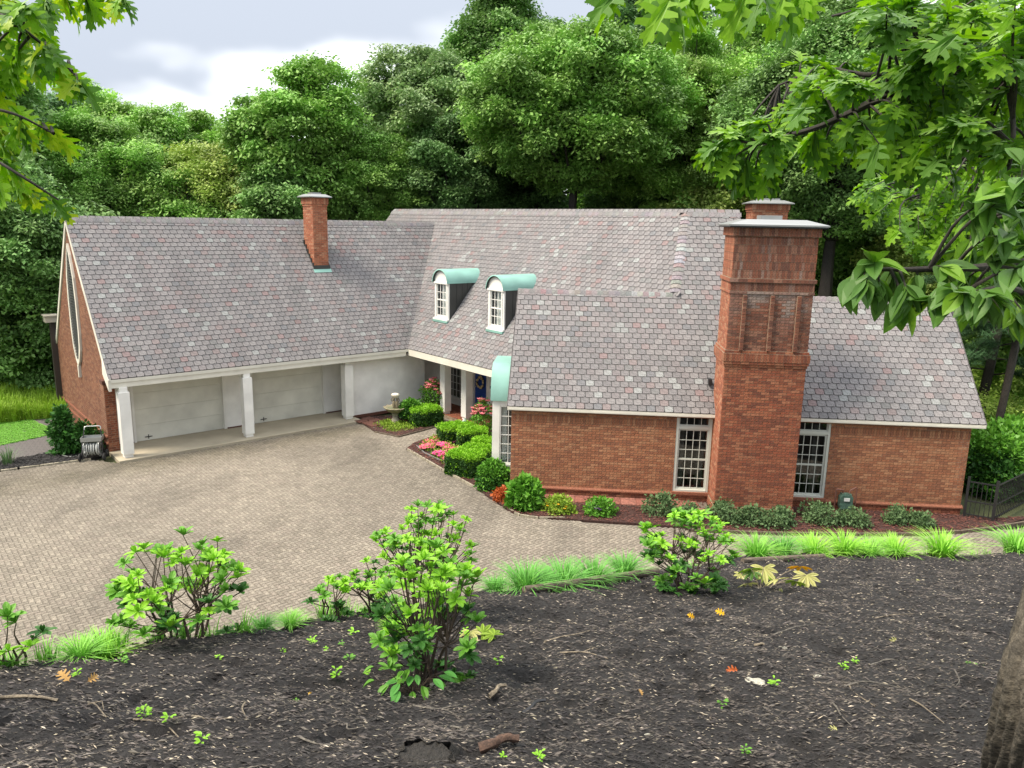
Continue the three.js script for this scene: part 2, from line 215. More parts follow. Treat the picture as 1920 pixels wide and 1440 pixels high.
ridge(roofG, RG, [[GX0 - 0.05, GRY + 0.0, GRZ], [19.1, GRY + 0.0, GRZ]], 0, 31, 0.14, 1.08);
ridge(roofM, RM, [[-32.5, MRY, MRZ], [hipX(MRY), MRY, MRZ]], 0, 32, 0.14, 1.08);
ridge(roofW, RW, [[WHX1 + 0.02, WRH + 0.02, WZ - (WRH - WY)], [hipWX(WRH), WRH + 0.02, WZ - (WRH - WY)]], 0, 33, 0.14, 1.08);
ridge(roofW, RW, [[WX0, WRL + 0.01, WZ - (WRL - WY)], [hipWX(WRL) - 0.1, WRL + 0.01, WZ - (WRL - WY)]], 1, 34, 0.14, 1.08);
ridge(roofW, RW, [[WX1, WRL + 0.01, WZ - (WRL - WY)], [WHX1, WRL + 0.01, WZ - (WRL - WY)]], 0, 35, 0.14, 1.08);
ridge(roofW, RW, [[hipWX(WRL - 0.02), WRL + 0.02, WZ - (WRL - WY)], [hipWX(WRH), WRH, WZ - (WRH - WY)]], 1, 36, 0.165, 0.3);

// ---- brickwork
const sidePrism = (zy, xa, xb) => polyPrism(zy, -xb, -xa).applyMatrix4(new THREE.Matrix4().makeBasis(V(0, 0, 1), V(0, 1, 0), V(-1, 0, 0)));
const BR = 0.0677, BL = 0.203;
const brickGeo = (w, h, d) => { const g = new THREE.BoxGeometry(w, h, d); g.setIndex(Array.from(g.index.array).slice(0, 30)); g.clearGroups(); const p = g.attributes.position, n = g.attributes.normal, u = g.attributes.uv; for (let i = 0; i < p.count; i++) u.setXY(i, p.getX(i) + p.getZ(i), p.getY(i)); return g; };
const fullBrick = brickGeo(BL - 0.011, BR - 0.011, 0.03), soldierBrick = brickGeo(BR - 0.01, BL - 0.011, 0.03);
const brickSets = {
  front: [[0.573, 0.24, 0.121], [0.5, 0.198, 0.101], [0.634, 0.282, 0.144], [0.439, 0.18, 0.098], [0.549, 0.216, 0.109], [0.671, 0.324, 0.172]],
  stack: [[0.429, 0.14, 0.071], [0.36, 0.112, 0.058], [0.488, 0.168, 0.084], [0.302, 0.098, 0.056], [0.441, 0.129, 0.065], [0.534, 0.212, 0.113]],
  gable: [[0.355, 0.149, 0.08], [0.31, 0.123, 0.067], [0.393, 0.175, 0.095], [0.272, 0.112, 0.065], [0.34, 0.134, 0.072], [0.416, 0.201, 0.114]],
  sooty: [[0.36, 0.135, 0.08], [0.29, 0.11, 0.068], [0.4, 0.155, 0.09], [0.24, 0.1, 0.068], [0.33, 0.12, 0.072], [0.42, 0.2, 0.13]],
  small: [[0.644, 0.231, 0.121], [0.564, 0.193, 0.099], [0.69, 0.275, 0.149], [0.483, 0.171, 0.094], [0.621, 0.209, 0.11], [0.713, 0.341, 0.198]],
};
const stainAt = (x, y, seed) => 1 + 0.25 * (fbm(x * 0.9, y * 0.9, seed, 4) - 0.5);
function bricks(wall, R, set, x0, x1, y0, y1, z, o = {}) {       // running bond on a face looking along +z
  const Rr = rng(o.seed || 1), T = brickSets[set], W = o.vertical ? BR : BL, H = o.vertical ? BL : BR, rows = Math.round((y1 - y0) / H), h = (y1 - y0) / rows, holes = o.holes || [];
  for (let i = 0; i < rows; i++) {
    const ya = y0 + i * h, ym = ya + h / 2; let [a, b] = o.range ? o.range(ym) : [x0, x1]; a = Math.max(a, x0); b = Math.min(b, x1); if (b - a < 0.03) continue;
    const cuts = holes.filter((q) => q[2] < ym && q[3] > ym).sort((p, q) => p[0] - q[0]), spans = []; let c = a; for (const q of cuts) { if (q[0] > c) spans.push([c, Math.min(q[0], b)]); c = Math.max(c, q[1]); } if (c < b) spans.push([c, b]);
    for (const [sa, sb] of spans) for (let x = x0 - W + (i % 2) * W / 2; x < sb; x += W) {
      const xa = Math.max(x, sa), xb = Math.min(x + W, sb), w = xb - xa; if (w < 0.025) continue;
      const full = w > W - 1e-3, k = Math.floor(Rr() * T.length), j = full ? 1 : 0.94 + Rr() * 0.12;
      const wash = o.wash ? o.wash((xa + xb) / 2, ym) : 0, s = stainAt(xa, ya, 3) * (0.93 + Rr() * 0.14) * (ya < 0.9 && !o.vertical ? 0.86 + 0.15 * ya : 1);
      const col = T[k].map((v, q) => lerp(v * s, [0.5, 0.46, 0.42][q], wash));
      const g = full ? (o.vertical ? soldierBrick : fullBrick) : brickGeo(w - 0.011, H - 0.011, 0.03);
      piece('brick', wall, g, R.clone().multiply(M4(V((xa + xb) / 2, ym, z - 0.012 + (Rr() - 0.5) * 0.004), E(0, 0, (Rr() - 0.5) * 0.008), V(1, h / H, 1))), col, full && !wash && !o.vertical ? set + k : undefined);
    }
  }
}
function wallSlab(name, R, pts, z0, z1, holes, m = mat.mortar) { const s = new THREE.Shape(pts.map((p) => new THREE.Vector2(p[0], p[1]))); for (const [a, b, c, d] of holes || []) s.holes.push(new THREE.Path([[a, c], [b, c], [b, d], [a, d]].map((p) => new THREE.Vector2(p[0], p[1])))); const g = new THREE.ExtrudeGeometry(s, { depth: z1 - z0, bevelEnabled: false }); g.translate(0, 0, z0); return part(name, g, m, R); }
const wFront = -19.755, WIN1 = [2.62, 3.53, 0.3, 2.33], WIN2 = [5.6, 6.51, 0.3, 2.33];
const frontWall = wallSlab('wall', RW, [[-1.7, -0.3], [9.93, -0.3], [9.93, 2.4], [-1.7, 2.4]], wFront - 0.25, wFront - 0.006, [WIN1, WIN2]);
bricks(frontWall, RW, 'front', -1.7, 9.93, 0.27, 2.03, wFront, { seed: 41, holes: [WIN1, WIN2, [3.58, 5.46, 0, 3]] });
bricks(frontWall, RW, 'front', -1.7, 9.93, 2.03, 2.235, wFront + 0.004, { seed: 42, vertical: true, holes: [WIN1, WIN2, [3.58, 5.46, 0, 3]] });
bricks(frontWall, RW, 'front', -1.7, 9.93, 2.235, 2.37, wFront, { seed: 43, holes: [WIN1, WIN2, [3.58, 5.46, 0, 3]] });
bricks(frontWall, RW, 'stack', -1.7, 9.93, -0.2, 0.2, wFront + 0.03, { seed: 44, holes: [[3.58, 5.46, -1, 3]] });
for (const [a, b] of [[-1.74, 3.56], [5.5, 9.97]]) part('water_table', sidePrism([[wFront - 0.05, 0.2], [wFront + 0.06, 0.2], [wFront + 0.06, 0.235], [wFront - 0.01, 0.285], [wFront - 0.05, 0.285]], a, b), mat.brickPlain = mat.brickPlain || std(0.42, 0.16, 0.09, { map: grain1, side: THREE.DoubleSide }), RW);
// right end wall and far walls of the front wing
const endWall = wallSlab('wall', new THREE.Matrix4().makeRotationY(Math.PI / 2), [[-wFront, -0.3], [25, -0.3], [25, 2.4], [22.42, 5.1], [-wFront, 2.4]], 9.68, 9.925, []);
wallSlab('wall', new THREE.Matrix4().makeRotationY(-Math.PI / 2), [[wFront - 0.01, -0.3], [wFront - 0.01, 2.35], [-22.4, 5], [-25.2, 2.3], [-25.2, -0.3]], 1.45, 1.69, [[-20.9, -20.1, 0.4, 2.3]], mat.stucco);
part('soffit', box(WX0 + 0.02, WX1 - 0.02, WY - 0.09, WY - 0.05, wFront - 0.02, WZ + 0.02), mat.trim, RW);
part('fascia', box(WX0, WX1, WY - 0.1, WY - 0.012, WZ - 0.03, WZ + 0.015), mat.trim, RW);
for (const [x, s] of [[WX0, 1], [WX1, -1]]) { const g = polyPrism([[0, -0.14], [(WRL - WY) * hW, -0.14], [(WRL - WY) * hW, -0.012], [0, -0.012]], -0.02, 0.03); g.applyMatrix4(new THREE.Matrix4().makeBasis(V(0, 1 / hW, -1 / hW), V(0, 1 / hW, 1 / hW), V(1, 0, 0))); g.translate(x, WY, WZ); part('rake_board', g, mat.deck, RW); }
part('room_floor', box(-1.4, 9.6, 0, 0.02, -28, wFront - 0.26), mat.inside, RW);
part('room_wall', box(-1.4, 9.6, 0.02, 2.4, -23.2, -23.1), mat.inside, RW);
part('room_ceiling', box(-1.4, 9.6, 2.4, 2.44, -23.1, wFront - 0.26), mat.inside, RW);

// ---- windows
function sash(w, R, x0, x1, y0, y1, z, nx, ny, t = 0.035, bar = 0.016, midRail = -1, fm = mat.frame) {
  const fr = [box(x0, x1, y0, y0 + t, z - 0.05, z), box(x0, x1, y1 - t, y1, z - 0.05, z), box(x0, x0 + t, y0 + t, y1 - t, z - 0.05, z), box(x1 - t, x1, y0 + t, y1 - t, z - 0.05, z)];
  part('sash', merge(fr), fm, R, w);
  const a0 = x0 + t, a1 = x1 - t, b0 = y0 + t, b1 = y1 - t, bars = [], dx = (a1 - a0) / nx, dy = (b1 - b0) / ny;
  for (let i = 1; i < nx; i++) bars.push(box(a0 + i * dx - bar / 2, a0 + i * dx + bar / 2, b0, b1, z - 0.034, z - 0.01));
  for (let j = 1; j < ny; j++) { const h = j === midRail ? 0.045 : bar; bars.push(box(a0, a1, b0 + j * dy - h / 2, b0 + j * dy + h / 2, z - 0.036, z - (j === midRail ? 0.002 : 0.012))); }
  if (bars.length) part('glazing_bar', merge(bars), fm, R, w);
  for (let i = 0; i < nx; i++) for (let j = 0; j < ny; j++) part('pane', box(a0 + i * dx, a0 + (i + 1) * dx, b0 + j * dy, b0 + (j + 1) * dy, z - 0.026, z - 0.022), mat.glass, R, w);
}
for (const [a, b, c, d] of [WIN1, WIN2]) {
  const w = group('window'), z = wFront - 0.03, t = 0.06;
  part('casing', merge([box(a, a + t, c, d, z - 0.12, z + 0.02), box(b - t, b, c, d, z - 0.12, z + 0.02), box(a + t, b - t, c, c + 0.05, z - 0.12, z + 0.035), box(a + t, b - t, 2.0, 2.08, z - 0.12, z + 0.015)]), mat.frame, RW, w);
  sash(w, RW, a + t, b - t, 2.08, d, z - 0.02, 4, 1, 0.03); sash(w, RW, a + t, b - t, c + 0.05, 2.0, z - 0.02, 4, 6, 0.045, 0.016, 3);
  part('curtain', merge([0, 1].map((q) => { const g = new THREE.PlaneGeometry(0.16, 1.9, 16, 1), p = g.attributes.position; for (let i = 0; i < p.count; i++) p.setZ(i, Math.sin(p.getX(i) * 90) * 0.02); g.translate(q ? b - 0.2 : a + 0.2, 1.2, z - 0.4); return g; })), std(0.09, 0.085, 0.075, { side: THREE.DoubleSide }), RW, w);
  part('sill', box(a - 0.03, b + 0.03, c - 0.07, c, wFront - 0.1, wFront + 0.07), mat.brickPlain, RW, w);
}
part('vent', box(3.42, 3.5, 3.12, 3.28, -20.3, -20.1), mat.black, RW);

// ---- the big chimney against the front
const CX0 = 3.56, CX1 = 5.48, CZ = -18.86, CB = -20.1;
const stack = group('chimney');
const wash = (x, y) => { const n = fbm(x * 2.6, y * 1.4, 77, 5); if (y > 5.9) return clamp((fbm(x * 26, y * 0.8, 79, 2) - 0.7) * 4, 0, 0.45); if (y > 4.35) return clamp((n - 0.44) * 3.2, 0, 0.62) * smooth(4.5, 5.3, y) * (x > 3.9 && x < 5.3 ? 1 : 0.3); return 0; };
const RL = new THREE.Matrix4().makeRotationY(-Math.PI / 2), RR = new THREE.Matrix4().makeRotationY(Math.PI / 2), RBk = new THREE.Matrix4().makeRotationY(Math.PI);
function band(y0, y1, g, o = {}) {           // one storey of the stack, standing g proud on front and sides
  part('masonry', box(CX0 - g + 0.006, CX1 + g - 0.006, y0, y1, CB - g + 0.006, CZ + g - 0.006), mat.mortar, RW, stack);
  bricks(stack, RW, y0 > 4.2 ? 'sooty' : 'stack', CX0 - g, CX1 + g, y0, y1, CZ + g, { seed: 50 + y0 * 10 | 0, wash: o.wash, vertical: o.vertical });
  bricks(stack, RL, 'small', CB - g, CZ + g, y0, y1, -CX0 + g, { seed: 60 + y0 * 10 | 0, vertical: o.vertical });  // left face takes the brighter bricks: its sunlight is put into the colour
  bricks(stack, RR, 'stack', -CZ - g, -CB + g, y0, y1, CX1 + g, { seed: 70 + y0 * 10 | 0, vertical: o.vertical });
  bricks(stack, RBk, 'stack', -CX1 - g, -CX0 + g, y0, y1, -CB + g, { seed: 80 + y0 * 10 | 0, vertical: o.vertical });
}
band(-0.3, 0.27, 0.03); band(0.27, 3.855, 0); band(3.855, 3.923, 0.02); band(3.923, 3.99, 0.045); band(3.99, 4.193, 0.06, { vertical: true }); band(4.193, 4.261, 0.035);
band(4.261, 5.62, 0, { wash }); band(5.62, 5.688, 0.025, { wash }); band(5.688, 5.891, 0.012, { vertical: true, wash: (x, y) => wash(x, 5.2) * 0.7 * hash2(Math.floor(x / 0.0677), 3, 9) }); band(5.891, 5.99, 0.045, { wash }); band(5.99, 6.97, 0, { vertical: true, wash }); band(6.97, 7.2, 0.045, { vertical: true });
for (const x of [3.9, 4.545, 5.16]) { part('pilaster', box(x - 0.045, x + 0.045, 4.265, 5.6, CZ - 0.02, CZ + 0.06), mat.mortar, RW, stack); bricks(stack, RW, 'sooty', x - 0.05, x + 0.05, 4.265, 5.6, CZ + 0.08, { seed: 90 + x * 10 | 0 }); }
part('stack_cap', (() => { const g = new THREE.CylinderGeometry(0.6, 1, 0.12, 4, 1).toNonIndexed(); g.rotateY(Math.PI / 4); g.scale((CX1 - CX0 + 0.36) / Math.SQRT2, 1, (CZ - CB + 0.36) / Math.SQRT2); g.computeVertexNormals(); g.translate((CX0 + CX1) / 2, 7.3, (CZ + CB) / 2); return merge([g, box(CX0 - 0.18, CX1 + 0.18, 7.205, 7.242, CB - 0.18, CZ + 0.18)]); })(), mat.capMetal, RW, stack);
part('cap_edge', box(CX0 - 0.15, CX1 + 0.15, 7.17, 7.205, CB - 0.15, CZ + 0.15), mat.black, RW, stack);
part('flue', box(4.22, 4.72, 7.36, 7.46, -19.75, -19.3), mat.capMetal, RW, stack);
function smallStack(R, x0, x1, z0, z1, y0, y1, seed, set, headY) {
  const s = group('chimney');
  const faces = (a0, a1, b0, b1, h0, h1, g, v) => { part('masonry', box(a0 - g + 0.006, a1 + g - 0.006, h0, h1, b0 - g + 0.006, b1 + g - 0.006), mat.mortar, R, s); bricks(s, R, set, a0 - g, a1 + g, h0, h1, b1 + g, { seed, vertical: v }); bricks(s, R.clone().multiply(RL), set, b0 - g, b1 + g, h0, h1, -a0 + g, { seed: seed + 1, vertical: v }); bricks(s, R.clone().multiply(RR), set, -b1 - g, -b0 + g, h0, h1, a1 + g, { seed: seed + 2, vertical: v }); };
  faces(x0, x1, z0, z1, y0, headY, 0); faces(x0, x1, z0, z1, headY, headY + 0.068, 0.02); faces(x0, x1, z0, z1, headY + 0.068, y1 - 0.0, 0.045, true);
  const g = new THREE.CylinderGeometry(0.62, 1, 0.09, 4, 1).toNonIndexed(); g.rotateY(Math.PI / 4); g.scale((x1 - x0 + 0.3) / Math.SQRT2, 1, (z1 - z0 + 0.3) / Math.SQRT2); g.computeVertexNormals(); g.translate((x0 + x1) / 2, y1 + 0.075, (z0 + z1) / 2);
  part('stack_cap', merge([g, box(x0 - 0.15, x1 + 0.15, y1, y1 + 0.028, z0 - 0.15, z1 + 0.15)]), mat.capMetal, R, s);
  part('flue', box(lerp(x0, x1, 0.2), lerp(x0, x1, 0.8), y1 + 0.12, y1 + 0.18, lerp(z0, z1, 0.25), lerp(z0, z1, 0.75)), mat.capMetal, R, s);
  return s;
}
const gStack = smallStack(RG, 12.92, 13.49, -27.64, -26.84, 4.6, 7.93, 101, 'small', 7.62);
{ const ry = (z) => GY + KG * (GZ - z); const st = []; for (let i = 0; i < 6; i++) { const z = -26.86 - i * 0.14; st.push(box(12.885, 12.915, ry(z) - 0.05, ry(z) + 0.2, z - 0.14, z - 0.002)); st.push(box(13.495, 13.525, ry(z) - 0.05, ry(z) + 0.2, z - 0.14, z - 0.002)); } part('flashing', merge([...st, box(12.88, 13.53, ry(-26.84) - 0.1, ry(-26.84) + 0.12, -26.835, -26.8)]), mat.darkMetal, RG, gStack);
  const g = polyPrism([[12.86, 0], [13.56, 0], [13.56, 0.16], [12.86, 0.16]], 0.016, 0.022); const q = 1 / hG; g.applyMatrix4(new THREE.Matrix4().makeBasis(V(1, 0, 0), V(0, KG * q, -q), V(0, q, KG * q)).setPosition(0, ry(-26.72), -26.72)); part('flashing_apron', g, mat.copper, RG, gStack); }
smallStack(RW, 5.5, 6.62, -27.4, -26.4, 4, 7.92, 111, 'small', 7.66);

// ---- garage wing
const doorZ = -25.87;
const gableWall = (() => { const P = [[-32.1, -1.2], [-25.25, -1.2], [-25.25, 3.35], [GRZ, GRY - 0.14], [-32.1, 2.6]]; return wallSlab('wall', RM, P, -5.45, -5.206, []); })();
const yG = (n) => GRY - 0.12 - KG * Math.abs(n - GRZ);
bricks(gableWall, RM, 'gable', -32.1, -25.25, -0.9, 6.95, -5.2, { seed: 121, range: (y) => { const w = (GRY - 0.1 - y) / KG; return [GRZ - w, GRZ + w]; } });
for (const y of [0.3, 0.52]) part('water_table', box(-32.12, -25.23, y, y + 0.05, -5.21, -5.15), mat.brickPlain, RM);
// brick pier beside the first bay, with a corbelled top
wallSlab('pier', RG, [[5.2, -0.2], [5.5, -0.2], [5.5, 2.2], [5.2, 2.2]], -25.87, -25.256, []);
const pierWall = group('pier_face'); bricks(pierWall, RG, 'stack', 5.2, 5.5, 0, 2.2, -25.25, { seed: 123 });
part('corbel', merge([box(5.12, 5.5, 2.2, 2.26, -25.3, -25.0), box(5.1, 5.5, 2.26, 2.34, -25.3, -24.94)]), mat.darkBrick, RG);
bricks(pierWall, RM, 'front', -25.25, -24.95, 2.34, 3.3, -5.2, { seed: 124, range: (y) => [-25.25, GZ - (y - GY + 0.3) / KG] });
// rake boards on the gable
for (const s of [1, -1]) { const g = polyPrism([[-0.05, -0.18], [5.2, -0.18], [gLen, -0.14], [gLen, -0.03], [-0.05, -0.03]], 0, 0.06); const q = 1 / hG; g.applyMatrix4(new THREE.Matrix4().makeBasis(V(0, KG * q, -q * s), V(0, q, KG * q * s), V(s, 0, 0))); g.translate(s > 0 ? GX0 - 0.045 : GX0 + 0.015, GY, s > 0 ? GZ : 2 * GRZ - GZ); part('rake_board', g, mat.trim, RG); }
part('rake_foot', sidePrism([[GZ + 0.02, 2.12], [GZ + 0.02, 2.46], [GZ - 0.55, 3.0], [GZ - 0.62, 2.55]], GX0 - 0.06, GX0 + 0.02), mat.trim, RG);
// tall pointed louvred vent in the gable
{ const v = group('gable_vent'), c = -28.3, out = (k, s) => [[0, 6.25], [0.22, 5.9], [0.52, 5.2], [0.62, 4.4], [0.6, 3.4], [0.5, 2.85], [0.25, 2.45], [0, 2.28]].map(([x, y]) => [c + s * x * k, y]); const full = (k, sy) => { const r = out(k, 1), l = out(k, -1).reverse().slice(1, -1); return [...r, ...l].map(([x, y]) => [x, 4.3 + (y - 4.3) * sy]); };
  const s = new THREE.Shape(full(1, 1).map((p) => new THREE.Vector2(...p))); s.holes.push(new THREE.Path(full(0.76, 0.94).map((p) => new THREE.Vector2(...p)))); const g = new THREE.ExtrudeGeometry(s, { depth: 0.09, bevelEnabled: false }); g.translate(0, 0, -5.22); part('vent_frame', g, mat.trim, RM, v);
  part('vent_back', polyPrism(full(0.77, 0.945), -5.2, -5.19), mat.black, RM, v);
  for (let y = 2.55; y < 6; y += 0.09) { const k = full(0.76, 0.94); let w = 0; for (let i = 0; i < 7; i++) if (k[i][1] >= y && k[i + 1][1] < y) w = lerp(k[i][0], k[i + 1][0], (k[i][1] - y) / (k[i][1] - k[i + 1][1])) - c; if (w > 0.04) { const b = box(-w, w, -0.035, 0.035, -0.006, 0.006); b.rotateX(-0.7); b.translate(c, y, -5.165); part('slat', b, mat.darkMetal, RM, v); } }
  part('vent_tail', polyPrism([[c - 0.05, 1.9], [c + 0.05, 1.9], [c + 0.07, 2.3], [c - 0.07, 2.3]], -5.2, -5.12), mat.trim, RM, v); }
part('downspout', box(-32.16, -31.95, -1.1, 3.3, -5.2, -5.02), std(0.045, 0.035, 0.032, { roughness: 0.5 }), RM);
part('gutter_box', merge([box(-32.25, -31.75, 3.34, 3.56, -5.25, -4.86), box(-32.3, -31.7, 3.56, 3.6, -5.3, -4.82)]), std(0.42, 0.38, 0.32, { roughness: 0.6 }), RM);
// garage front
const D1 = [6.14, 8.94], D2 = [9.98, 12.62], doorH = 2.16;
wallSlab('wall', RG, [[5.5, 0.02], [13.4, 0.02], [13.4, 2.6], [5.5, 2.6]], doorZ - 0.2, doorZ, [[...D1, 0.02, doorH], [...D2, 0.02, doorH]].map((q) => [q[0], q[1], 0.03, q[3]]), mat.stucco);
for (const [a, b] of [D1, D2]) { const d = group('garage_door'); const h = (doorH - 0.03) / 4; for (let i = 0; i < 4; i++) part('door_panel', box(a, b, 0.03 + i * h + 0.002, 0.03 + (i + 1) * h - 0.003, doorZ - 0.17, doorZ - 0.12), mat.door, RG, d); part('door_seal', box(a, b, 0.022, 0.034, doorZ - 0.165, doorZ - 0.115), mat.rubber, RG, d); part('handle', merge([box(a + 0.28, a + 0.5, 0.16, 0.18, doorZ - 0.12, doorZ - 0.09), box(a + 0.38, a + 0.4, 0.1, 0.24, doorZ - 0.12, doorZ - 0.1)]), mat.black, RG, d); part('jamb', merge([box(a - 0.07, a, 0.03, doorH + 0.07, doorZ - 0.02, doorZ + 0.025), box(b, b + 0.07, 0.03, doorH + 0.07, doorZ - 0.02, doorZ + 0.025), box(a, b, doorH, doorH + 0.07, doorZ - 0.02, doorZ + 0.025)]), mat.white, RG, d); }
for (const [a, b] of [[8.98 + 0.06, 9.88], [12.72, 13.36], [5.5, 6.05]]) part('base_strip', box(a, b, 0.0, 0.1, doorZ, doorZ + 0.05), mat.darkBrick, RG);
part('outlet', box(9.66, 9.74, 0.55, 0.68, doorZ, doorZ + 0.03), mat.steel, RG);
// white court wall between garage and porch, its return, and the side door
const cwZ = -24.85;
wallSlab('wall', RG, [[13.0, 0.1], [16.45, 0.1], [16.45, 2.42], [13.0, 2.42]], cwZ - 0.2, cwZ, [], mat.stucco);
wallSlab('wall', RG, [[13.4, 0.02], [13.6, 0.02], [13.6, 2.5], [13.4, 2.5]], doorZ - 0.2, cwZ - 0.2, [], mat.stucco);
part('base_strip', box(13.05, 16.5, 0, 0.1, cwZ - 0.2, cwZ + 0.06), mat.darkBrick, RG);
{ const d = group('side_door'); part('door_leaf', box(-25.75, -25.1, 0.06, 2.05, -13.4, -13.36), mat.door, RM, d); part('knob', new THREE.SphereGeometry(0.035, 10, 8).translate(-25.2, 1.0, -13.33), mat.black, RM, d); part('lock_box', box(-25.3, -25.22, 1.2, 1.38, -13.36, -13.33), mat.black, RM, d); part('jamb', merge([box(-25.82, -25.75, 0.06, 2.12, -13.4, -13.34), box(-25.1, -25.06, 0.06, 2.12, -13.4, -13.34)]), mat.white, RM, d); }
// posts, beams, soffits
function post(R, x, z, y0, y1, w = 0.3) { const p = group('post'); part('shaft', box(x - w / 2, x + w / 2, y0 + 0.1, y1 - 0.14, z - w / 2, z + w / 2), mat.white, R, p); part('post_base', box(x - w / 2 + 0.03, x + w / 2 - 0.03, y0, y0 + 0.1, z - w / 2 + 0.03, z + w / 2 - 0.03), mat.white, R, p); part('post_neck', box(x - w / 2 + 0.04, x + w / 2 - 0.04, y1 - 0.14, y1, z - w / 2 + 0.04, z + w / 2 - 0.04), mat.white, R, p); }
post(RG, 5.52, -24.42, 0.07, 2.2); post(RG, 9.24, -24.5, 0.07, 2.2); post(RG, 13.02, -24.72, 0.07, 2.2, 0.32);
part('beam', box(5.22, 15.3, 2.2, 2.44, GZ - 0.22, GZ - 0.01), mat.trim, RG);
part('fascia', box(GX0 - 0.05, 15.4, 2.36, 2.455, GZ - 0.012, GZ + 0.02), mat.trim, RG);
part('soffit', box(5.3, 16.4, 2.36, 2.4, doorZ - 0.1, GZ - 0.2), mat.white, RG);
post(RM, -25.28, -16.4, 0.06, 2.2, 0.32); post(RM, -23.3, -16.35, 0.06, 2.2, 0.3); post(RM, -22.1, -16.45, 0.06, 2.2, 0.3);
part('fascia', box(GZ + 0.02, -17.3, 2.22, 2.455, MZ - 0.04, MZ - 0.005), mat.trim, RM);
part('soffit', box(-26, -17.3, 2.24, 2.28, -17.7, MZ - 0.04), mat.white, RM);
part('beam', box(-25.4, -17.3, 2.1, 2.24, -16.6, -16.25), mat.white, RM);
// porch wall, tall window, blue door
const PZ = -17.5, PW = [-25.0, -23.75, 0.32, 2.1], PD = [-23.12, -22.22, 0.08, 2.1];
wallSlab('wall', RM, [[-27, 0], [-17.2, 0], [-17.2, 2.3], [-27, 2.3]], PZ - 0.2, PZ, [PW, PD], mat.stucco);
wallSlab('wall', RG, [[16.4, 0], [17.5, 0], [17.5, 2.3], [16.4, 2.3]], -25.35, -25.2, [], mat.stucco);
{ const w = group('window'); part('casing', merge([box(PW[0] - 0.05, PW[0], PW[2], PW[3], PZ - 0.1, PZ + 0.03), box(PW[1], PW[1] + 0.05, PW[2], PW[3], PZ - 0.1, PZ + 0.03), box(PW[0] - 0.05, PW[1] + 0.05, PW[2] - 0.08, PW[2], PZ - 0.1, PZ + 0.05)]), mat.white, RM, w); sash(w, RM, PW[0], PW[1], PW[2], PW[3], PZ - 0.03, 5, 6, 0.03, 0.018, -1, mat.white); }
{ const d = group('front_door'); part('door_leaf', box(PD[0] + 0.05, PD[1] - 0.05, 0.1, 2.06, PZ - 0.12, PZ - 0.07), mat.blue, RM, d); for (const [a, b] of [[0.12, 0.8], [0.95, 1.9]]) for (const s of [0, 1]) part('door_moulding', box(PD[0] + 0.13 + s * 0.34, PD[0] + 0.4 + s * 0.34, a + 0.1, b, PZ - 0.075, PZ - 0.06), mat.blue, RM, d); part('jamb', merge([box(PD[0], PD[0] + 0.05, 0.1, 2.1, PZ - 0.16, PZ + 0.02), box(PD[1] - 0.05, PD[1], 0.1, 2.1, PZ - 0.16, PZ + 0.02)]), mat.white, RM, d); part('knob', new THREE.SphereGeometry(0.035, 10, 8).translate(PD[0] + 0.12, 1.0, PZ - 0.03), mat.steel, RM, d); }
part('bell', box(-22.05, -21.99, 1.1, 1.2, PZ, PZ + 0.02), mat.black, RM);
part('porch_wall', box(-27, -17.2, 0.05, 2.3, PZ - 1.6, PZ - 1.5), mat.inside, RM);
part('porch_floor', box(-25.4, -18.6, -0.05, 0.055, PZ, -16.2), mat.mortar, RM);
{ const pf = group('porch_paving'); const top = new THREE.Matrix4().makeRotationX(-Math.PI / 2); bricks(pf, RM.clone().multiply(top), 'stack', -25.4, -18.6, 16.2, 17.48, 0.062, { seed: 131 }); }

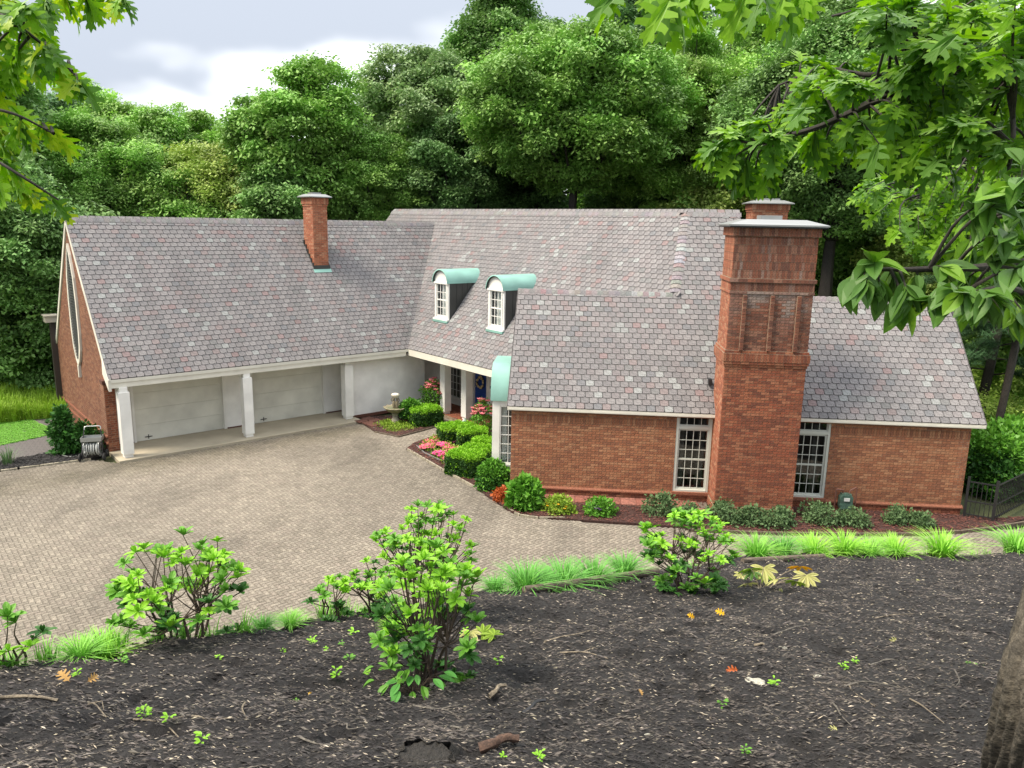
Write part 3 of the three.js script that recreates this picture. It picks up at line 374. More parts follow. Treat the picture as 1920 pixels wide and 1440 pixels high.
// ---- barrel dormers
function dormer(n0, n1) {
  const d = group('dormer'), z0 = -16.3, yS = 4.98, c = (n0 + n1) / 2, r = (n1 - n0) / 2, yb = MY + KM * (16.3 - 15.38) + 0.02;
  const roofZ = (y) => MZ - (y - MY) / KM;                              // where the slope is at height y
  const w = [n0 + 0.12, n1 - 0.12, yb + 0.17, yS - 0.06];
  const sh = [[n0, yb], [n1, yb], [n1, yS]]; for (let i = 1; i < 16; i++) sh.push([c + Math.cos(i / 16 * Math.PI) * r, yS + Math.sin(i / 16 * Math.PI) * r * 1.05]); sh.push([n0, yS]);
  const s = new THREE.Shape(sh.map((p) => new THREE.Vector2(...p))); s.holes.push(new THREE.Path([[w[0], w[2]], [w[1], w[2]], [w[1], w[3]], [w[0], w[3]]].map((p) => new THREE.Vector2(...p)))); const fg = new THREE.ExtrudeGeometry(s, { depth: 0.06, bevelEnabled: false }); fg.translate(0, 0, z0 - 0.06); part('front_panel', fg, mat.white, RM, d);
  part('casing', merge([box(w[0] - 0.05, w[0], w[2], w[3], z0, z0 + 0.025), box(w[1], w[1] + 0.05, w[2], w[3], z0, z0 + 0.025), box(n0 - 0.02, n1 + 0.02, w[3], w[3] + 0.06, z0, z0 + 0.05), box(n0 - 0.03, n1 + 0.03, yb + 0.02, yb + 0.08, z0, z0 + 0.07)]), mat.white, RM, d);
  sash(d, RM, w[0], w[1], w[2], w[3], z0 - 0.005, 3, 4, 0.03, 0.02, 2, mat.white);
  part('flashing_apron', box(n0 - 0.02, n1 + 0.02, yb - 0.06, yb + 0.02, z0 - 0.05, z0 + 0.09), mat.copper, RM, d);
  part('curtain', (() => { const g = new THREE.PlaneGeometry(w[1] - w[0] - 0.12, w[3] - w[2], 40, 1), p = g.attributes.position; for (let i = 0; i < p.count; i++) p.setZ(i, Math.sin(p.getX(i) * 60) * 0.025); g.translate(c + 0.06, (w[2] + w[3]) / 2, z0 - 0.16); return g; })(), mat.curtain, RM, d);
  for (const n of [n0, n1]) { const g = polyPrism([[z0 - 0.06, yb], [z0 - 0.06, yS + 0.04], [roofZ(yS) + 0.02, yS + 0.04], [roofZ(yb) + 0.02, yb - 0.02]], -0.02, 0.02); g.applyMatrix4(new THREE.Matrix4().makeBasis(V(0, 0, 1), V(0, 1, 0), V(-1, 0, 0))); g.translate(n, 0, 0); part('cheek', g, mat.darkMetal, RM, d); const seams = []; for (let q = 1; q < 5; q++) { const z = lerp(z0, roofZ(yS), q / 5 + 0.1), yl = Math.max(yb, MY + KM * (MZ - z)); if (yl < yS) seams.push(box(n - 0.032, n + 0.032, yl, yS, z - 0.01, z + 0.01)); } part('cheek_seam', merge(seams), mat.darkMetal, RM, d); }
  const R0 = r + 0.06, pos = [], idx = [], uv = [], N = 20; // the copper barrel, running back until it dives into the slope
  for (let i = 0; i <= N; i++) { const t = i / N * Math.PI, x = c + Math.cos(t) * R0, y = yS - 0.03 + Math.sin(t) * R0 * 1.02; for (const [z, k] of [[z0 + 0.09, 1], [roofZ(y) - 0.05, 1], [z0 + 0.09, 0.93]]) { pos.push(c + (x - c) * k, yS - 0.03 + (y - yS + 0.03) * k, z); uv.push(z, t); } }
  for (let i = 0; i < N; i++) { const a = i * 3, b = a + 3; idx.push(a, b, a + 1, b, b + 1, a + 1, a + 2, b + 2, a, b + 2, b, a); }
  const g = new THREE.BufferGeometry(); g.setAttribute('position', new THREE.Float32BufferAttribute(pos, 3)); g.setAttribute('uv', new THREE.Float32BufferAttribute(uv, 2)); g.setIndex(idx); g.computeVertexNormals(); part('barrel_roof', g, mat.copper2 ||= (() => { const m = mat.copper.clone(); m.side = THREE.DoubleSide; return m; })(), RM, d);
  const arch = new THREE.Shape(); arch.absarc(c, yS - 0.03, R0 - 0.005, 0, Math.PI, false); arch.absarc(c, yS - 0.03, R0 - 0.06, Math.PI, 0, true); const ag = new THREE.ExtrudeGeometry(arch, { depth: 0.02, bevelEnabled: false, curveSegments: 20 }); ag.translate(0, 0, z0 + 0.045); part('arch_trim', ag, mat.black, RM, d);
}
dormer(-23.93, -23.06); dormer(-20.71, -19.86);

// ---- bay with a curved copper roof at the left end of the front wing
{ const b = group('bay_window'), x0 = -2.27, x1 = -1.69, zf = -20.32, zb = -21.9;
  part('corner_board', box(x0, x0 + 0.2, -0.1, 2.46, zf - 0.2, zf), mat.white, RW, b);
  part('apron', box(x0 + 0.2, x1, -0.1, 0.6, zf - 0.1, zf - 0.01), mat.white, RW, b); part('head', box(x0 + 0.2, x1, 2.3, 2.46, zf - 0.1, zf - 0.01), mat.white, RW, b);
  part('sill', box(x0 + 0.16, x1, 0.6, 0.65, zf - 0.1, zf + 0.04), mat.frame, RW, b);
  sash(b, RW, x0 + 0.2, x1 + 0.1, 0.65, 2.3, zf - 0.02, 2, 6, 0.04, 0.018, -1, mat.white);
  part('side_wall', box(x0, x0 + 0.06, -0.1, 2.46, zb, zf - 0.2), mat.white, RW, b); part('rear_wall', box(x0, x1, -0.1, 2.46, zb - 0.1, zb), mat.inside, RW, b); part('bay_floor', box(x0 + 0.06, x1 + 0.2, 0.3, 0.36, zb, zf - 0.1), mat.inside, RW, b);
  part('curtain', (() => { const g = new THREE.PlaneGeometry(0.14, 1.6, 20, 1), p = g.attributes.position; for (let i = 0; i < p.count; i++) p.setZ(i, Math.sin(p.getX(i) * 110) * 0.015); g.translate(x0 + 0.32, 1.5, zf - 0.16); return g; })(), mat.curtain, RW, b);
  const pts = []; for (let i = 0; i <= 36; i++) { const t = i / 36 * Math.PI / 2; pts.push([zf + 0.06 - (1 - Math.cos(t)) * 0.62, 2.44 + Math.sin(t) * 0.96]); } const prof = [...pts, [zb, 3.4], [zb, 2.44]]; part('copper_roof', sidePrism(prof, x0 - 0.05, x1 + 0.02), mat.copper2, RW, b); }
// ================================================================ ground
const bankPlane = (x, z) => 5.55 + 0.3 * Math.min(z, 1.5);
const crestPts = [[-30, 6], [-9, -0.5], [-6, -2.4], [-3.72, -4.28], [-3.22, -5.03], [-2.53, -5.54], [-2.04, -6.38], [-1.43, -7.09], [-0.94, -7.85], [-0.49, -8.02], [0.2, -8.63], [0.92, -9.53], [2.82, -11.9], [4.96, -13.2], [7.11, -13.92], [8.58, -14.7], [14, -15.6], [30, -16]];
function crestZ(x) { for (let i = 1; i < crestPts.length; i++) if (x < crestPts[i][0]) { const [a, b] = crestPts[i - 1], [c, d] = crestPts[i]; return lerp(b, d, clamp((x - a) / (c - a))); } return -16; }
function bankH(x, z) { const zc = crestZ(x), p = bankPlane(x, z), f = bankPlane(x, zc) - 0.95 * (zc - z) + 0.05, d = p - f; if (d < -0.08) return p; if (d > 0.08) return f; const t = (d + 0.08) / 0.16; return p - 0.08 * t * t; }
const lumps = (x, z) => 0.09 * (fbm(x * 1.6, z * 1.6, 201, 3) - 0.5) - 0.07 * smooth(0.62, 0.78, fbm(x * 4.3, z * 4.3, 203, 3)) + 0.08 * (fbm(x * 6.5, z * 6.5, 207, 3) - 0.5) + 0.02 * (noise2(x * 31, z * 31, 211) - 0.5);
const groundH = (x, z) => bankH(x, z) + lumps(x, z);
function bankHit(px, py, up = 0) { const d = ray(px, py); let t = 1; for (; t < 40; t += 0.02) { const p = C0.clone().addScaledVector(d, t); if (p.y < Math.max(0, bankH(p.x, p.z)) + up) { if (p.z < crestZ(p.x) - 0.35 && p.y > -1) { const q = C0.clone().addScaledVector(d, (5.55 - C0.y) / (d.y - 0.3 * d.z)); if (q.z > crestZ(q.x) - 0.9) { q.z = Math.max(q.z, crestZ(q.x) - 0.1); q.y = bankH(q.x, q.z); return q; } } return p; } } return C0.clone().addScaledVector(d, t); }
{ // the mulched bank: fine near the crest, coarse behind the viewer
  const grid = (x0, x1, nx, z0, z1, nz, fn) => { const pos = [], uv = [], idx = []; for (let j = 0; j <= nz; j++) for (let i = 0; i <= nx; i++) { const x = lerp(x0, x1, i / nx), z = lerp(z0, z1, j / nz); pos.push(x, fn(x, z), z); uv.push(x, z); } for (let j = 0; j < nz; j++) for (let i = 0; i < nx; i++) { const a = j * (nx + 1) + i; idx.push(a, a + nx + 1, a + 1, a + 1, a + nx + 1, a + nx + 2); } const g = new THREE.BufferGeometry(); g.setAttribute('position', new THREE.Float32BufferAttribute(pos, 3)); g.setAttribute('uv', new THREE.Float32BufferAttribute(uv, 2)); g.setIndex(idx); g.computeVertexNormals(); return g; };
  structure(mesh('mulch_bank', grid(-9, 12, 420, -17.5, -1, 330, (x, z) => Math.max(groundH(x, z), -0.3)), mat.soil, scene));
  structure(mesh('hillside', grid(-60, 60, 120, -18, 60, 80, (x, z) => (x > -9.5 && x < 12.5 && z < -1 ? -0.6 : 0) + Math.max(bankH(x, z) - (x > -9 && x < 12 && z < -0.5 ? 0.12 : 0.0), -0.5)), mat.hillGrass ||= std(0.11, 0.17, 0.06, { map: rep(blotch, 0.2) }), scene));
}
structure(mesh('ground', (() => { const g = new THREE.CircleGeometry(420, 64); g.rotateX(-Math.PI / 2); g.translate(0, -0.06, -20); const u = g.attributes.uv, p = g.attributes.position; for (let i = 0; i < p.count; i++) u.setXY(i, p.getX(i), p.getZ(i)); return g; })(), mat.forestFloor, scene));

const A2 = (a, n) => [(a + n) / Math.SQRT2, (n - a) / Math.SQRT2];           // garage coordinates to the ground plan
const slabP = [A2(5.19, -24.06), A2(13.3, -24.1), A2(13.3, -25.95), A2(5.19, -25.95)];
const fountBed = xz([672, 790], [702, 810], [748, 819], [828, 797], [806, 780], [700, 782]);
const mainBed = [...xz([762, 843], [776, 832], [832, 813], [823, 797]), A2(16.2, -20.5), [-2.3, -21.5], [-1.75, -19.9], [-1.6, -19.72], [3.5, -19.72], [5.5, -19.72], [9.95, -19.72], [10.8, -19.6], [11.9, -19.9], ...xz([1912, 978], [1850, 995], [1730, 1003], [1600, 1003], [1350, 998], [1210, 985], [1000, 972], [960, 962], [895, 918])];
const sideBed = [...xz([-60, 894], [0, 884], [85, 873], [172, 862]), A2(5.25, -25.3), A2(5.2, -29.5), ...xz([112, 846], [0, 867], [-60, 877])];
const pathP = [...xz([-90, 880], [0, 867], [118, 845]), A2(5.0, -29.5), A2(3.5, -34), ...xz([0, 836], [-90, 848])];
structure(mesh('side_path', sheet(pathP, -0.05, 0.05), mat.asphalt, scene));
structure(mesh('lawn', sheet([...xz([-400, 875], [0, 836]), A2(3.5, -34), A2(0, -40), ...xz([0, 780], [-400, 800])], -0.05, 0.045), mat.lawn, scene));
structure(mesh('garage_apron', (() => { const g = sheet(slabP, -0.05, 0.115); return g; })(), mat.concrete, scene));
const bedMesh = (name, P, h, m) => structure(mesh(name, (() => { const g = sheet(P, -0.05, 0.05 + h); const u = g.attributes.uv, p = g.attributes.position; for (let i = 0; i < p.count; i++) u.setXY(i, p.getX(i), p.getZ(i)); return g; })(), m, scene));
bedMesh('fountain_bed', fountBed, 0.04, mat.redMulch); bedMesh('planting_bed', mainBed, 0.04, mat.redMulch); bedMesh('side_bed', sideBed, 0.03, mat.blackMulch);
const flowerBed = xz([779, 838], [800, 826], [838, 815], [900, 850], [862, 885], [830, 868], [795, 852]); bedMesh('flower_bed', flowerBed, 0.05, mat.blackMulch);
// driveway: herringbone pavers over a sand bed
const drivePoly = [[-26, -8], [-26, -14], ...xz([-60, 894], [0, 884], [172, 862]), A2(5.19, -24.06), A2(13.3, -24.1), ...xz([672, 790], [702, 808], [748, 817], [826, 798]), A2(16.1, -23.2), A2(16.1, -22), ...xz([832, 815], [778, 833], [763, 844], [895, 919], [960, 963], [1000, 973], [1210, 986], [1350, 999], [1600, 1004], [1730, 1004], [1850, 996]), [13, -19.6], [17, -20.5], [17, -14], [4, -11], [0, -8], [-4, -5]];
const drive = structure(mesh('driveway', sheet(drivePoly, -0.008), mat.sand, scene));
{ const R = rng(301), PL = 0.2, PWd = 0.1, tones = [[0.361, 0.316, 0.254], [0.344, 0.299, 0.242], [0.377, 0.332, 0.267], [0.316, 0.275, 0.221], [0.353, 0.303, 0.246], [0.336, 0.295, 0.238], [0.402, 0.353, 0.283], [0.295, 0.258, 0.205]];
  const g0 = (() => { const h = 0.0945, w = 0.0445, c = 0.008, y = 0.0, pos = [], q = (a, b, d, e) => pos.push(...a, ...b, ...d, ...a, ...d, ...e); const T = [[-h + c, y, w - c], [h - c, y, w - c], [h - c, y, -w + c], [-h + c, y, -w + c]], B = [[-h, y - 0.009, w], [h, y - 0.009, w], [h, y - 0.009, -w], [-h, y - 0.009, -w]]; q(...T); for (let i = 0; i < 4; i++) q(B[i], B[(i + 1) % 4], T[(i + 1) % 4], T[i]); const g = new THREE.BufferGeometry(); g.setAttribute('position', new THREE.Float32BufferAttribute(pos, 3)); g.setAttribute('uv', new THREE.Float32BufferAttribute(pos.flatMap((v, i) => i % 3 === 1 ? [] : [v]), 2)); g.computeVertexNormals(); return g; })();
  const rot = Math.PI / 4, cr = Math.cos(rot), sr = Math.sin(rot);
  for (let i = -260; i < 300; i++) for (let j = -300; j < 260; j++) { // cells of 10 cm in garage axes; herringbone repeats every four cells along a diagonal
    const m = (((i - j) % 4) + 4) % 4; if (m !== 0 && m !== 3) continue;
    const hor = m === 0, u = (i + (hor ? 1 : 0.5)) * PWd, v = (j + (hor ? 0.5 : 1)) * PWd - 23;
    const a = u + 9, x = a * cr + v * sr, z = -a * sr + v * cr;
    if (z > -6 || z < -30 || x < -22 || x > 15 || bankH(x, z) > 0.12 || !inPoly(x, z, drivePoly)) continue;
    const c = V(x, 0, z); if (!inView(c, 60)) continue;
    const st = fbm(x * 0.35, z * 0.35, 305, 4), w = (1 + 0.55 * (st - 0.5)) * (1 - 0.22 * smooth(0.55, 0.75, fbm(x * 0.9 + 31, z * 0.35, 311, 4))) * (0.94 + 0.12 * R()), near = smooth(1.6, 0, Math.abs((x + z) / Math.SQRT2 + 23.7)) * fbm(x * 1.3, z * 1.3, 309, 4) * 0.5, k = Math.floor(R() * tones.length), s = w * (1 - near);
    piece('paver', drive, g0, M4(V(x, 0.004 + (R() - 0.5) * 0.003, z), new THREE.Quaternion().setFromEuler(new THREE.Euler((R() - 0.5) * 0.012, rot + (hor ? 0 : Math.PI / 2), (R() - 0.5) * 0.012, 'YXZ'))), tones[k].map((q, e) => q * s * (e === 2 ? 1 - near * 0.3 : 1)), z > -15.5 ? k : undefined);
  } }
{ const nearest = pieceLots.paver; for (const p of nearest) if (p.sharedKey !== undefined) { const c = V(0, 0, 0).applyMatrix4(p.matrix); const [X, Y] = project(c); const h = bankHit(X, Y); if (h.distanceTo(C0) < c.distanceTo(C0) - 0.5) p.sharedKey = undefined; } }

// light timber and stone edging
function edging(name, pts, label, w, h, m, gap = 0.02, len = 1.3) { const t = thing(name, label, 'edging', V(pts[0][0], 0, pts[0][1])); for (let i = 0; i < pts.length - 1; i++) { const a = V(pts[i][0], 0, pts[i][1]), b = V(pts[i + 1][0], 0, pts[i + 1][1]), L0 = a.distanceTo(b), n = Math.max(1, Math.round(L0 / len)); for (let k = 0; k < n; k++) { const p = a.clone().lerp(b, (k + 0.5) / n); const g = box(-L0 / n / 2 + gap, L0 / n / 2 - gap, -0.03, h, -w / 2, w / 2), o = mesh('edging_piece', g, m, t); o.position.copy(p.sub(t.position)); o.rotation.y = Math.atan2(-(b.z - a.z), b.x - a.x) + ((i * 7 + k * 13) % 5 - 2) * 0.004; } } return t; }
const paleStrip = std(0.5, 0.45, 0.34, { map: grain2 });
edging('bed_edging', xz([764, 844], [830, 882], [895, 918]), 'pale wooden strip along the flower and boxwood bed', 0.05, 0.06, paleStrip, 0.01, 2);
edging('bed_edging', xz([955, 957], [975, 968], [1010, 973], [1060, 973]), 'short pale strip in front of the potted green hydrangea', 0.045, 0.055, paleStrip, 0.01, 2);
edging('bed_edging', xz([1290, 997], [1440, 1003], [1600, 1005], [1720, 1005], [1800, 1000], [1862, 993], [1925, 982]), 'dark curved strip along the red mulch of the front wall shrubs', 0.06, 0.08, mat.timber, 0.01, 2);
edging('bed_edging', xz([-60, 893], [0, 884.5], [34, 880], [36, 879.5], [172, 862]), 'pale strip along the black bed left of the garage', 0.07, 0.05, paleStrip, 0.02, 2.2);
edging('bed_edging', xz([702, 811], [748, 820], [790, 809], [828, 798]), 'thin brown strip round the fountain bed', 0.04, 0.05, mat.timber, 0.01, 1.5);
edging('bed_edging', xz([781, 839], [797, 853], [832, 869], [850, 880]), 'grey plastic strip round the pink flower patch', 0.03, 0.075, mat.steel, 0.005, 1);
// terracotta walk under the front wall, and the strip of tiles by the fountain
{ const R = rng(321), t = structure(mesh('tiled_walk', sheet([[-0.75, -19.66], [3.5, -19.66], [3.5, -18.72], [2.15, -18.72], [2.05, -19.14], [-0.75, -19.14]], 0.0, 0.055), mat.sand, scene)), g = box(-0.195, 0.195, 0, 0.03, -0.195, 0.195);
  const put = (x, z, sx = 1, sz = 1) => { const o = mesh('tile', g, [mat.terracotta, mat.terracotta2 ||= std(0.4, 0.15, 0.11, { map: grain2 }), mat.terracotta3 ||= std(0.48, 0.2, 0.15, { map: grain2 })][Math.floor(R() * 3)], t); o.position.set(x, 0.052 + R() * 0.006, z); o.scale.set(sx, 1, sz); o.rotation.y = (R() - 0.5) * 0.02; };
  for (let x = -0.55; x < 3.4; x += 0.4) put(x, -19.4, 1, 1.3); for (let x = 2.36; x < 3.4; x += 0.4) put(x, -18.93, 1, 1);
  const t2 = structure(mesh('tile_strip', sheet(xz([668, 792], [702, 805], [716, 791], [692, 783]), 0, 0.05), mat.sand, scene)); for (const [a, b] of [[678, 793], [690, 796], [701, 800], [690, 788], [702, 791]]) { const p = onY(a, b), o = mesh('tile', g, mat.darkBrick, t2); o.position.set(p.x, 0.05, p.z); o.rotation.y = 0.8; o.scale.set(0.95, 1, 0.95); } }

// mulch: chips and shreds over the bank, and over the beds
{ const R = rng(331), M = { dark: [], mid: [], pale: [] }, col = { dark: [], mid: [], pale: [] };
  const geo = (() => { const g = new THREE.OctahedronGeometry(1, 0); g.scale(1, 0.28, 0.3); return g; })();
  let n = 0; while (n < 190000) {
    const d = 1.7 + 15 * Math.pow(R(), 1.25), th = (R() - 0.5) * 1.6 + 0.06, x = Math.sin(th) * d, z = -Math.cos(th) * d; if (z < crestZ(x) - 0.35) { n += 0.2; continue; } n++;
    const y = groundH(x, z); if (y < 0.02) continue;
    const c = fbm(x * 3, z * 3, 335, 3), r = R(), k = r < 0.55 - (c - 0.5) * 1.4 ? 'dark' : r < 0.93 ? 'mid' : 'pale', l = (k === 'pale' ? 0.007 + 0.018 * R() * R() : 0.009 + 0.026 * R() * R()) * (0.8 + d * 0.05), w = 0.35 + R() * 0.7;
    M[k].push(M4(V(x, y + 0.003 + 0.008 * R(), z), E(R() * 6.3, 0, (R() - 0.5) * 1.1, 'YXZ').multiply(E(0, (R() - 0.5) * 0.9, 0)), V(l, l * w, l * w)));
    const v = 0.6 + R() * 0.8; col[k].push(new THREE.Color(v, v * (0.95 + R() * 0.06), v * (0.88 + R() * 0.12)));
  }
  inst('dark_mulch_chips', geo, std(0.031, 0.029, 0.03, { roughness: 0.85 }), M.dark, scene, col.dark);
  inst('brown_mulch_chips', geo, std(0.105, 0.094, 0.087, { roughness: 0.85 }), M.mid, scene, col.mid);
  inst('pale_mulch_chips', geo, std(0.46, 0.41, 0.33, { roughness: 0.85 }), M.pale, scene, col.pale);
  const bed = (name, P, m, n, s) => { const list = [], xs = P.map((p) => p[0]), zs = P.map((p) => p[1]), x0 = Math.min(...xs), x1 = Math.max(...xs), z0 = Math.min(...zs), z1 = Math.max(...zs); while (list.length < n) { const x = lerp(x0, x1, R()), z = lerp(z0, z1, R()); if (!inPoly(x, z, P)) continue; const l = s * (0.5 + R()); list.push(M4(V(x, 0.05 + R() * 0.015, z), E((R() - 0.5) * 0.8, R() * 6.3, (R() - 0.5) * 0.8), V(l, l * 0.8, l * 0.7))); } inst(name, geo, m, list, scene, list.map(() => { const v = 0.5 + R(); return new THREE.Color(v, v, v); })); };
  bed('red_mulch_chips', mainBed, std(0.12, 0.045, 0.034), 9000, 0.045); bed('red_mulch_chips', fountBed, std(0.13, 0.06, 0.045), 1500, 0.04); bed('black_mulch_chips', sideBed, std(0.035, 0.033, 0.033), 2000, 0.05); bed('black_mulch_chips', flowerBed, std(0.035, 0.033, 0.033), 900, 0.04); }

// ================================================================ things in the court
const spot = (px, py) => onY(px, py, 0.04);
{ // tiered stone fountain with a figure of two children under a shell
  const p = spot(742, 792), t = thing('garden_fountain', 'weathered stone bowl fountain with a small figure, against the white wall', 'fountain', p); t.scale.setScalar(0.8);
  const lathe = (P, n = 28) => new THREE.LatheGeometry(P.map(([r, y]) => new THREE.Vector2(r, y)), n);
  mesh('pedestal', lathe([[0.001, 0], [0.27, 0], [0.27, 0.06], [0.22, 0.1], [0.15, 0.2], [0.14, 0.34], [0.17, 0.42], [0.22, 0.46], [0.001, 0.46]], 16), mat.stone, t);
  const bowl = lathe([[0.001, 0.44], [0.2, 0.46], [0.36, 0.55], [0.5, 0.68], [0.53, 0.71], [0.5, 0.73], [0.46, 0.68], [0.3, 0.6], [0.001, 0.58]], 48), bp = bowl.attributes.position; for (let i = 0; i < bp.count; i++) { const a = Math.atan2(bp.getZ(i), bp.getX(i)), r = Math.hypot(bp.getX(i), bp.getZ(i)), k = 1 + 0.06 * Math.cos(a * 12) * smooth(0.2, 0.5, r); bp.setX(i, bp.getX(i) * k); bp.setZ(i, bp.getZ(i) * k); bp.setY(i, bp.getY(i) + 0.015 * Math.cos(a * 12) * smooth(0.4, 0.53, r)); } bowl.computeVertexNormals(); mesh('bowl', bowl, std(0.33, 0.3, 0.21, { map: rep(blotch, 2), bumpMap: rough1, bumpScale: 0.008 }), t);
  mesh('water', new THREE.CircleGeometry(0.46, 32).rotateX(-Math.PI / 2).translate(0, 0.665, 0), mat.water, t);
  const kid = (x, s) => merge([lathe([[0.001, 0.6], [0.075, 0.6], [0.07, 0.75], [0.085, 0.85], [0.07, 0.97], [0.03, 1.02], [0.001, 1.02]], 10).translate(x, 0, 0), new THREE.SphereGeometry(0.058, 12, 10).scale(1, 1.15, 1).translate(x + s * 0.01, 1.07, 0.01), tube([V(x + s * 0.07, 0.95, 0), V(x + s * 0.12, 1.04, 0.02), V(x + s * 0.07, 1.16, 0.02)], 0.026, 0.02, 6)]);
  const figure = mesh('figure', merge([kid(-0.065, -1), kid(0.065, 1), lathe([[0.001, 0.58], [0.17, 0.58], [0.16, 0.63], [0.001, 0.64]], 14)]), std(0.2, 0.175, 0.12, { map: rep(blotch, 3), bumpMap: rough1, bumpScale: 0.01 }), t);
  const shell = lathe([[0.001, 1.13], [0.06, 1.14], [0.14, 1.2], [0.175, 1.27], [0.15, 1.32], [0.06, 1.35], [0.001, 1.35]], 32), sp = shell.attributes.position; for (let i = 0; i < sp.count; i++) { const a = Math.atan2(sp.getZ(i), sp.getX(i)), k = 1 + 0.1 * Math.cos(a * 10); sp.setX(i, sp.getX(i) * k); sp.setZ(i, sp.getZ(i) * k); } shell.computeVertexNormals(); mesh('shell', shell, std(0.72, 0.69, 0.6, { map: rep(blotch, 2) }), figure); }
function pot(px, py, r, h, label, m = mat.clay) { const t = thing('plant_pot', label, 'plant pot', spot(px, py)); mesh('vessel', new THREE.LatheGeometry([[0.001, 0], [r * 0.72, 0], [r * 0.95, h * 0.8], [r * 0.95, h * 0.84], [r * 1.05, h * 0.85], [r * 1.05, h], [r * 0.92, h], [r * 0.88, h * 0.88], [0.001, h * 0.88]].map((q) => new THREE.Vector2(...q)), 24), m, t); mesh('soil', new THREE.CircleGeometry(r * 0.9, 20).rotateX(-Math.PI / 2).translate(0, h * 0.9, 0), mat.blackMulch, t); return t; }
pot(768, 792, 0.24, 0.36, 'round terracotta pot holding the small shrub beside the fountain');
pot(760, 791, 0.2, 0.3, 'dark red pot half hidden behind the fountain base', mat.darkBrick);
pot(823, 790, 0.2, 0.3, 'terracotta pot at the foot of the middle porch post');
{ // hose reel cart by the garage corner
  const p = onY(176, 861), t = thing('hose_reel_cart', 'wheeled grey hose reel cart at the brick corner of the garage', 'hose cart', V(p.x, 0, p.z)); t.rotation.y = 0.35;
  const frame = []; for (const s of [-1, 1]) { frame.push(tube([V(s * 0.27, 0.06, 0.16), V(s * 0.27, 0.5, 0.02), V(s * 0.26, 0.62, -0.06), V(s * 0.22, 0.9, -0.16)], 0.016, 0.016, 8), tube([V(s * 0.27, 0.06, -0.2), V(s * 0.27, 0.48, 0.02)], 0.016, 0.016, 8), tube([V(s * 0.27, 0.1, 0.16), V(s * 0.27, 0.1, -0.2)], 0.014, 0.014, 8)); } mesh('frame', merge(frame), mat.black, t);
  mesh('handle', tube(curve([V(-0.22, 0.88, -0.15), V(-0.21, 0.96, -0.19), V(0, 0.97, -0.2), V(0.21, 0.96, -0.19), V(0.22, 0.88, -0.15)], 12), 0.016, 0.016, 8), mat.steel, t);
  mesh('tray', merge([box(-0.28, 0.28, 0.58, 0.61, -0.2, 0.14), box(-0.28, 0.28, 0.61, 0.7, 0.12, 0.14), box(-0.28, 0.28, 0.61, 0.7, -0.2, -0.18), box(-0.28, -0.26, 0.61, 0.7, -0.18, 0.12), box(0.26, 0.28, 0.61, 0.7, -0.18, 0.12)]), mat.steel, t);
  for (const s of [-1, 1]) { const r = mesh('reel_side', new THREE.TorusGeometry(0.24, 0.014, 8, 32).rotateY(Math.PI / 2).translate(s * 0.2, 0.34, 0), mat.steel, t); mesh('spoke', merge([0, 1, 2].map((k) => { const g = box(s * 0.2 - 0.008, s * 0.2 + 0.008, -0.24, 0.24, -0.012, 0.012); g.rotateX(k * Math.PI / 3); g.translate(0, 0.34, 0); return g; })), mat.steel, r); }
  const turns = []; for (let k = 0; k < 8; k++) turns.push(new THREE.TorusGeometry(0.17 + (k % 2) * 0.022, 0.013, 6, 26).rotateY(Math.PI / 2 + ((k * 37) % 7 - 3) * 0.02).translate(-0.16 + k * 0.045, 0.34, 0)); mesh('hose', merge(turns), mat.hose, t);
  mesh('drum', new THREE.CylinderGeometry(0.15, 0.15, 0.38, 18).rotateZ(Math.PI / 2).translate(0, 0.34, 0), mat.darkMetal, t);
  for (const s of [-1, 1]) for (const z of [0.17, -0.2]) { const w = mesh('wheel', new THREE.TorusGeometry(0.085, 0.032, 10, 20).rotateY(Math.PI / 2).translate(s * 0.33, 0.117, z), mat.rubber, t); mesh('hub', new THREE.CylinderGeometry(0.055, 0.055, 0.03, 14).rotateZ(Math.PI / 2).translate(s * 0.33, 0.117, z), mat.darkMetal, w); }
  tag(mesh('loose_hose', tube(curve([V(p.x - 0.3, 0.05, p.z - 0.05), V(p.x - 0.8, 0.055, p.z - 0.35), V(p.x - 1.1, 0.055, p.z - 0.15), V(p.x - 0.75, 0.055, p.z + 0.02), V(p.x - 0.45, 0.05, p.z - 0.3)], 30), 0.011, 0.011, 6), mat.hose, scene), 'loose end of pale hose on the dark bed beside the cart', 'garden hose'); }
{ // gas meter against the front wall
  const p = V(7.0, 0, -19.58), t = thing('gas_meter', 'grey green gas meter with rusty pipes on the front wall', 'gas meter', p);
  const body = new THREE.ExtrudeGeometry(new THREE.Shape([[-0.13, 0], [0.13, 0], [0.15, 0.08], [0.15, 0.3], [0.1, 0.37], [-0.1, 0.37], [-0.15, 0.3], [-0.15, 0.08]].map((q) => new THREE.Vector2(...q))), { depth: 0.16, bevelEnabled: true, bevelSize: 0.015, bevelThickness: 0.015, bevelSegments: 2 }); body.translate(0, 0.12, -0.08); mesh('meter_body', body, mat.gasGreen, t);
  mesh('dial', merge([box(-0.07, 0.07, 0.34, 0.42, 0.095, 0.115)]), std(0.6, 0.62, 0.6), t); mesh('top_rim', box(-0.12, 0.12, 0.49, 0.52, -0.07, 0.08), mat.gasGreen, t);
  mesh('pipe', merge([tube([V(-0.08, 0.5, 0), V(-0.08, 0.6, 0), V(-0.24, 0.62, 0), V(-0.26, 0.6, 0), V(-0.26, -0.1, 0)], 0.022, 0.022, 8), tube([V(0.08, 0.5, 0), V(0.09, 0.6, 0), V(0.22, 0.68, 0), V(0.25, 0.66, 0), V(0.25, -0.1, 0)], 0.022, 0.022, 8)]), mat.pipe, t); }
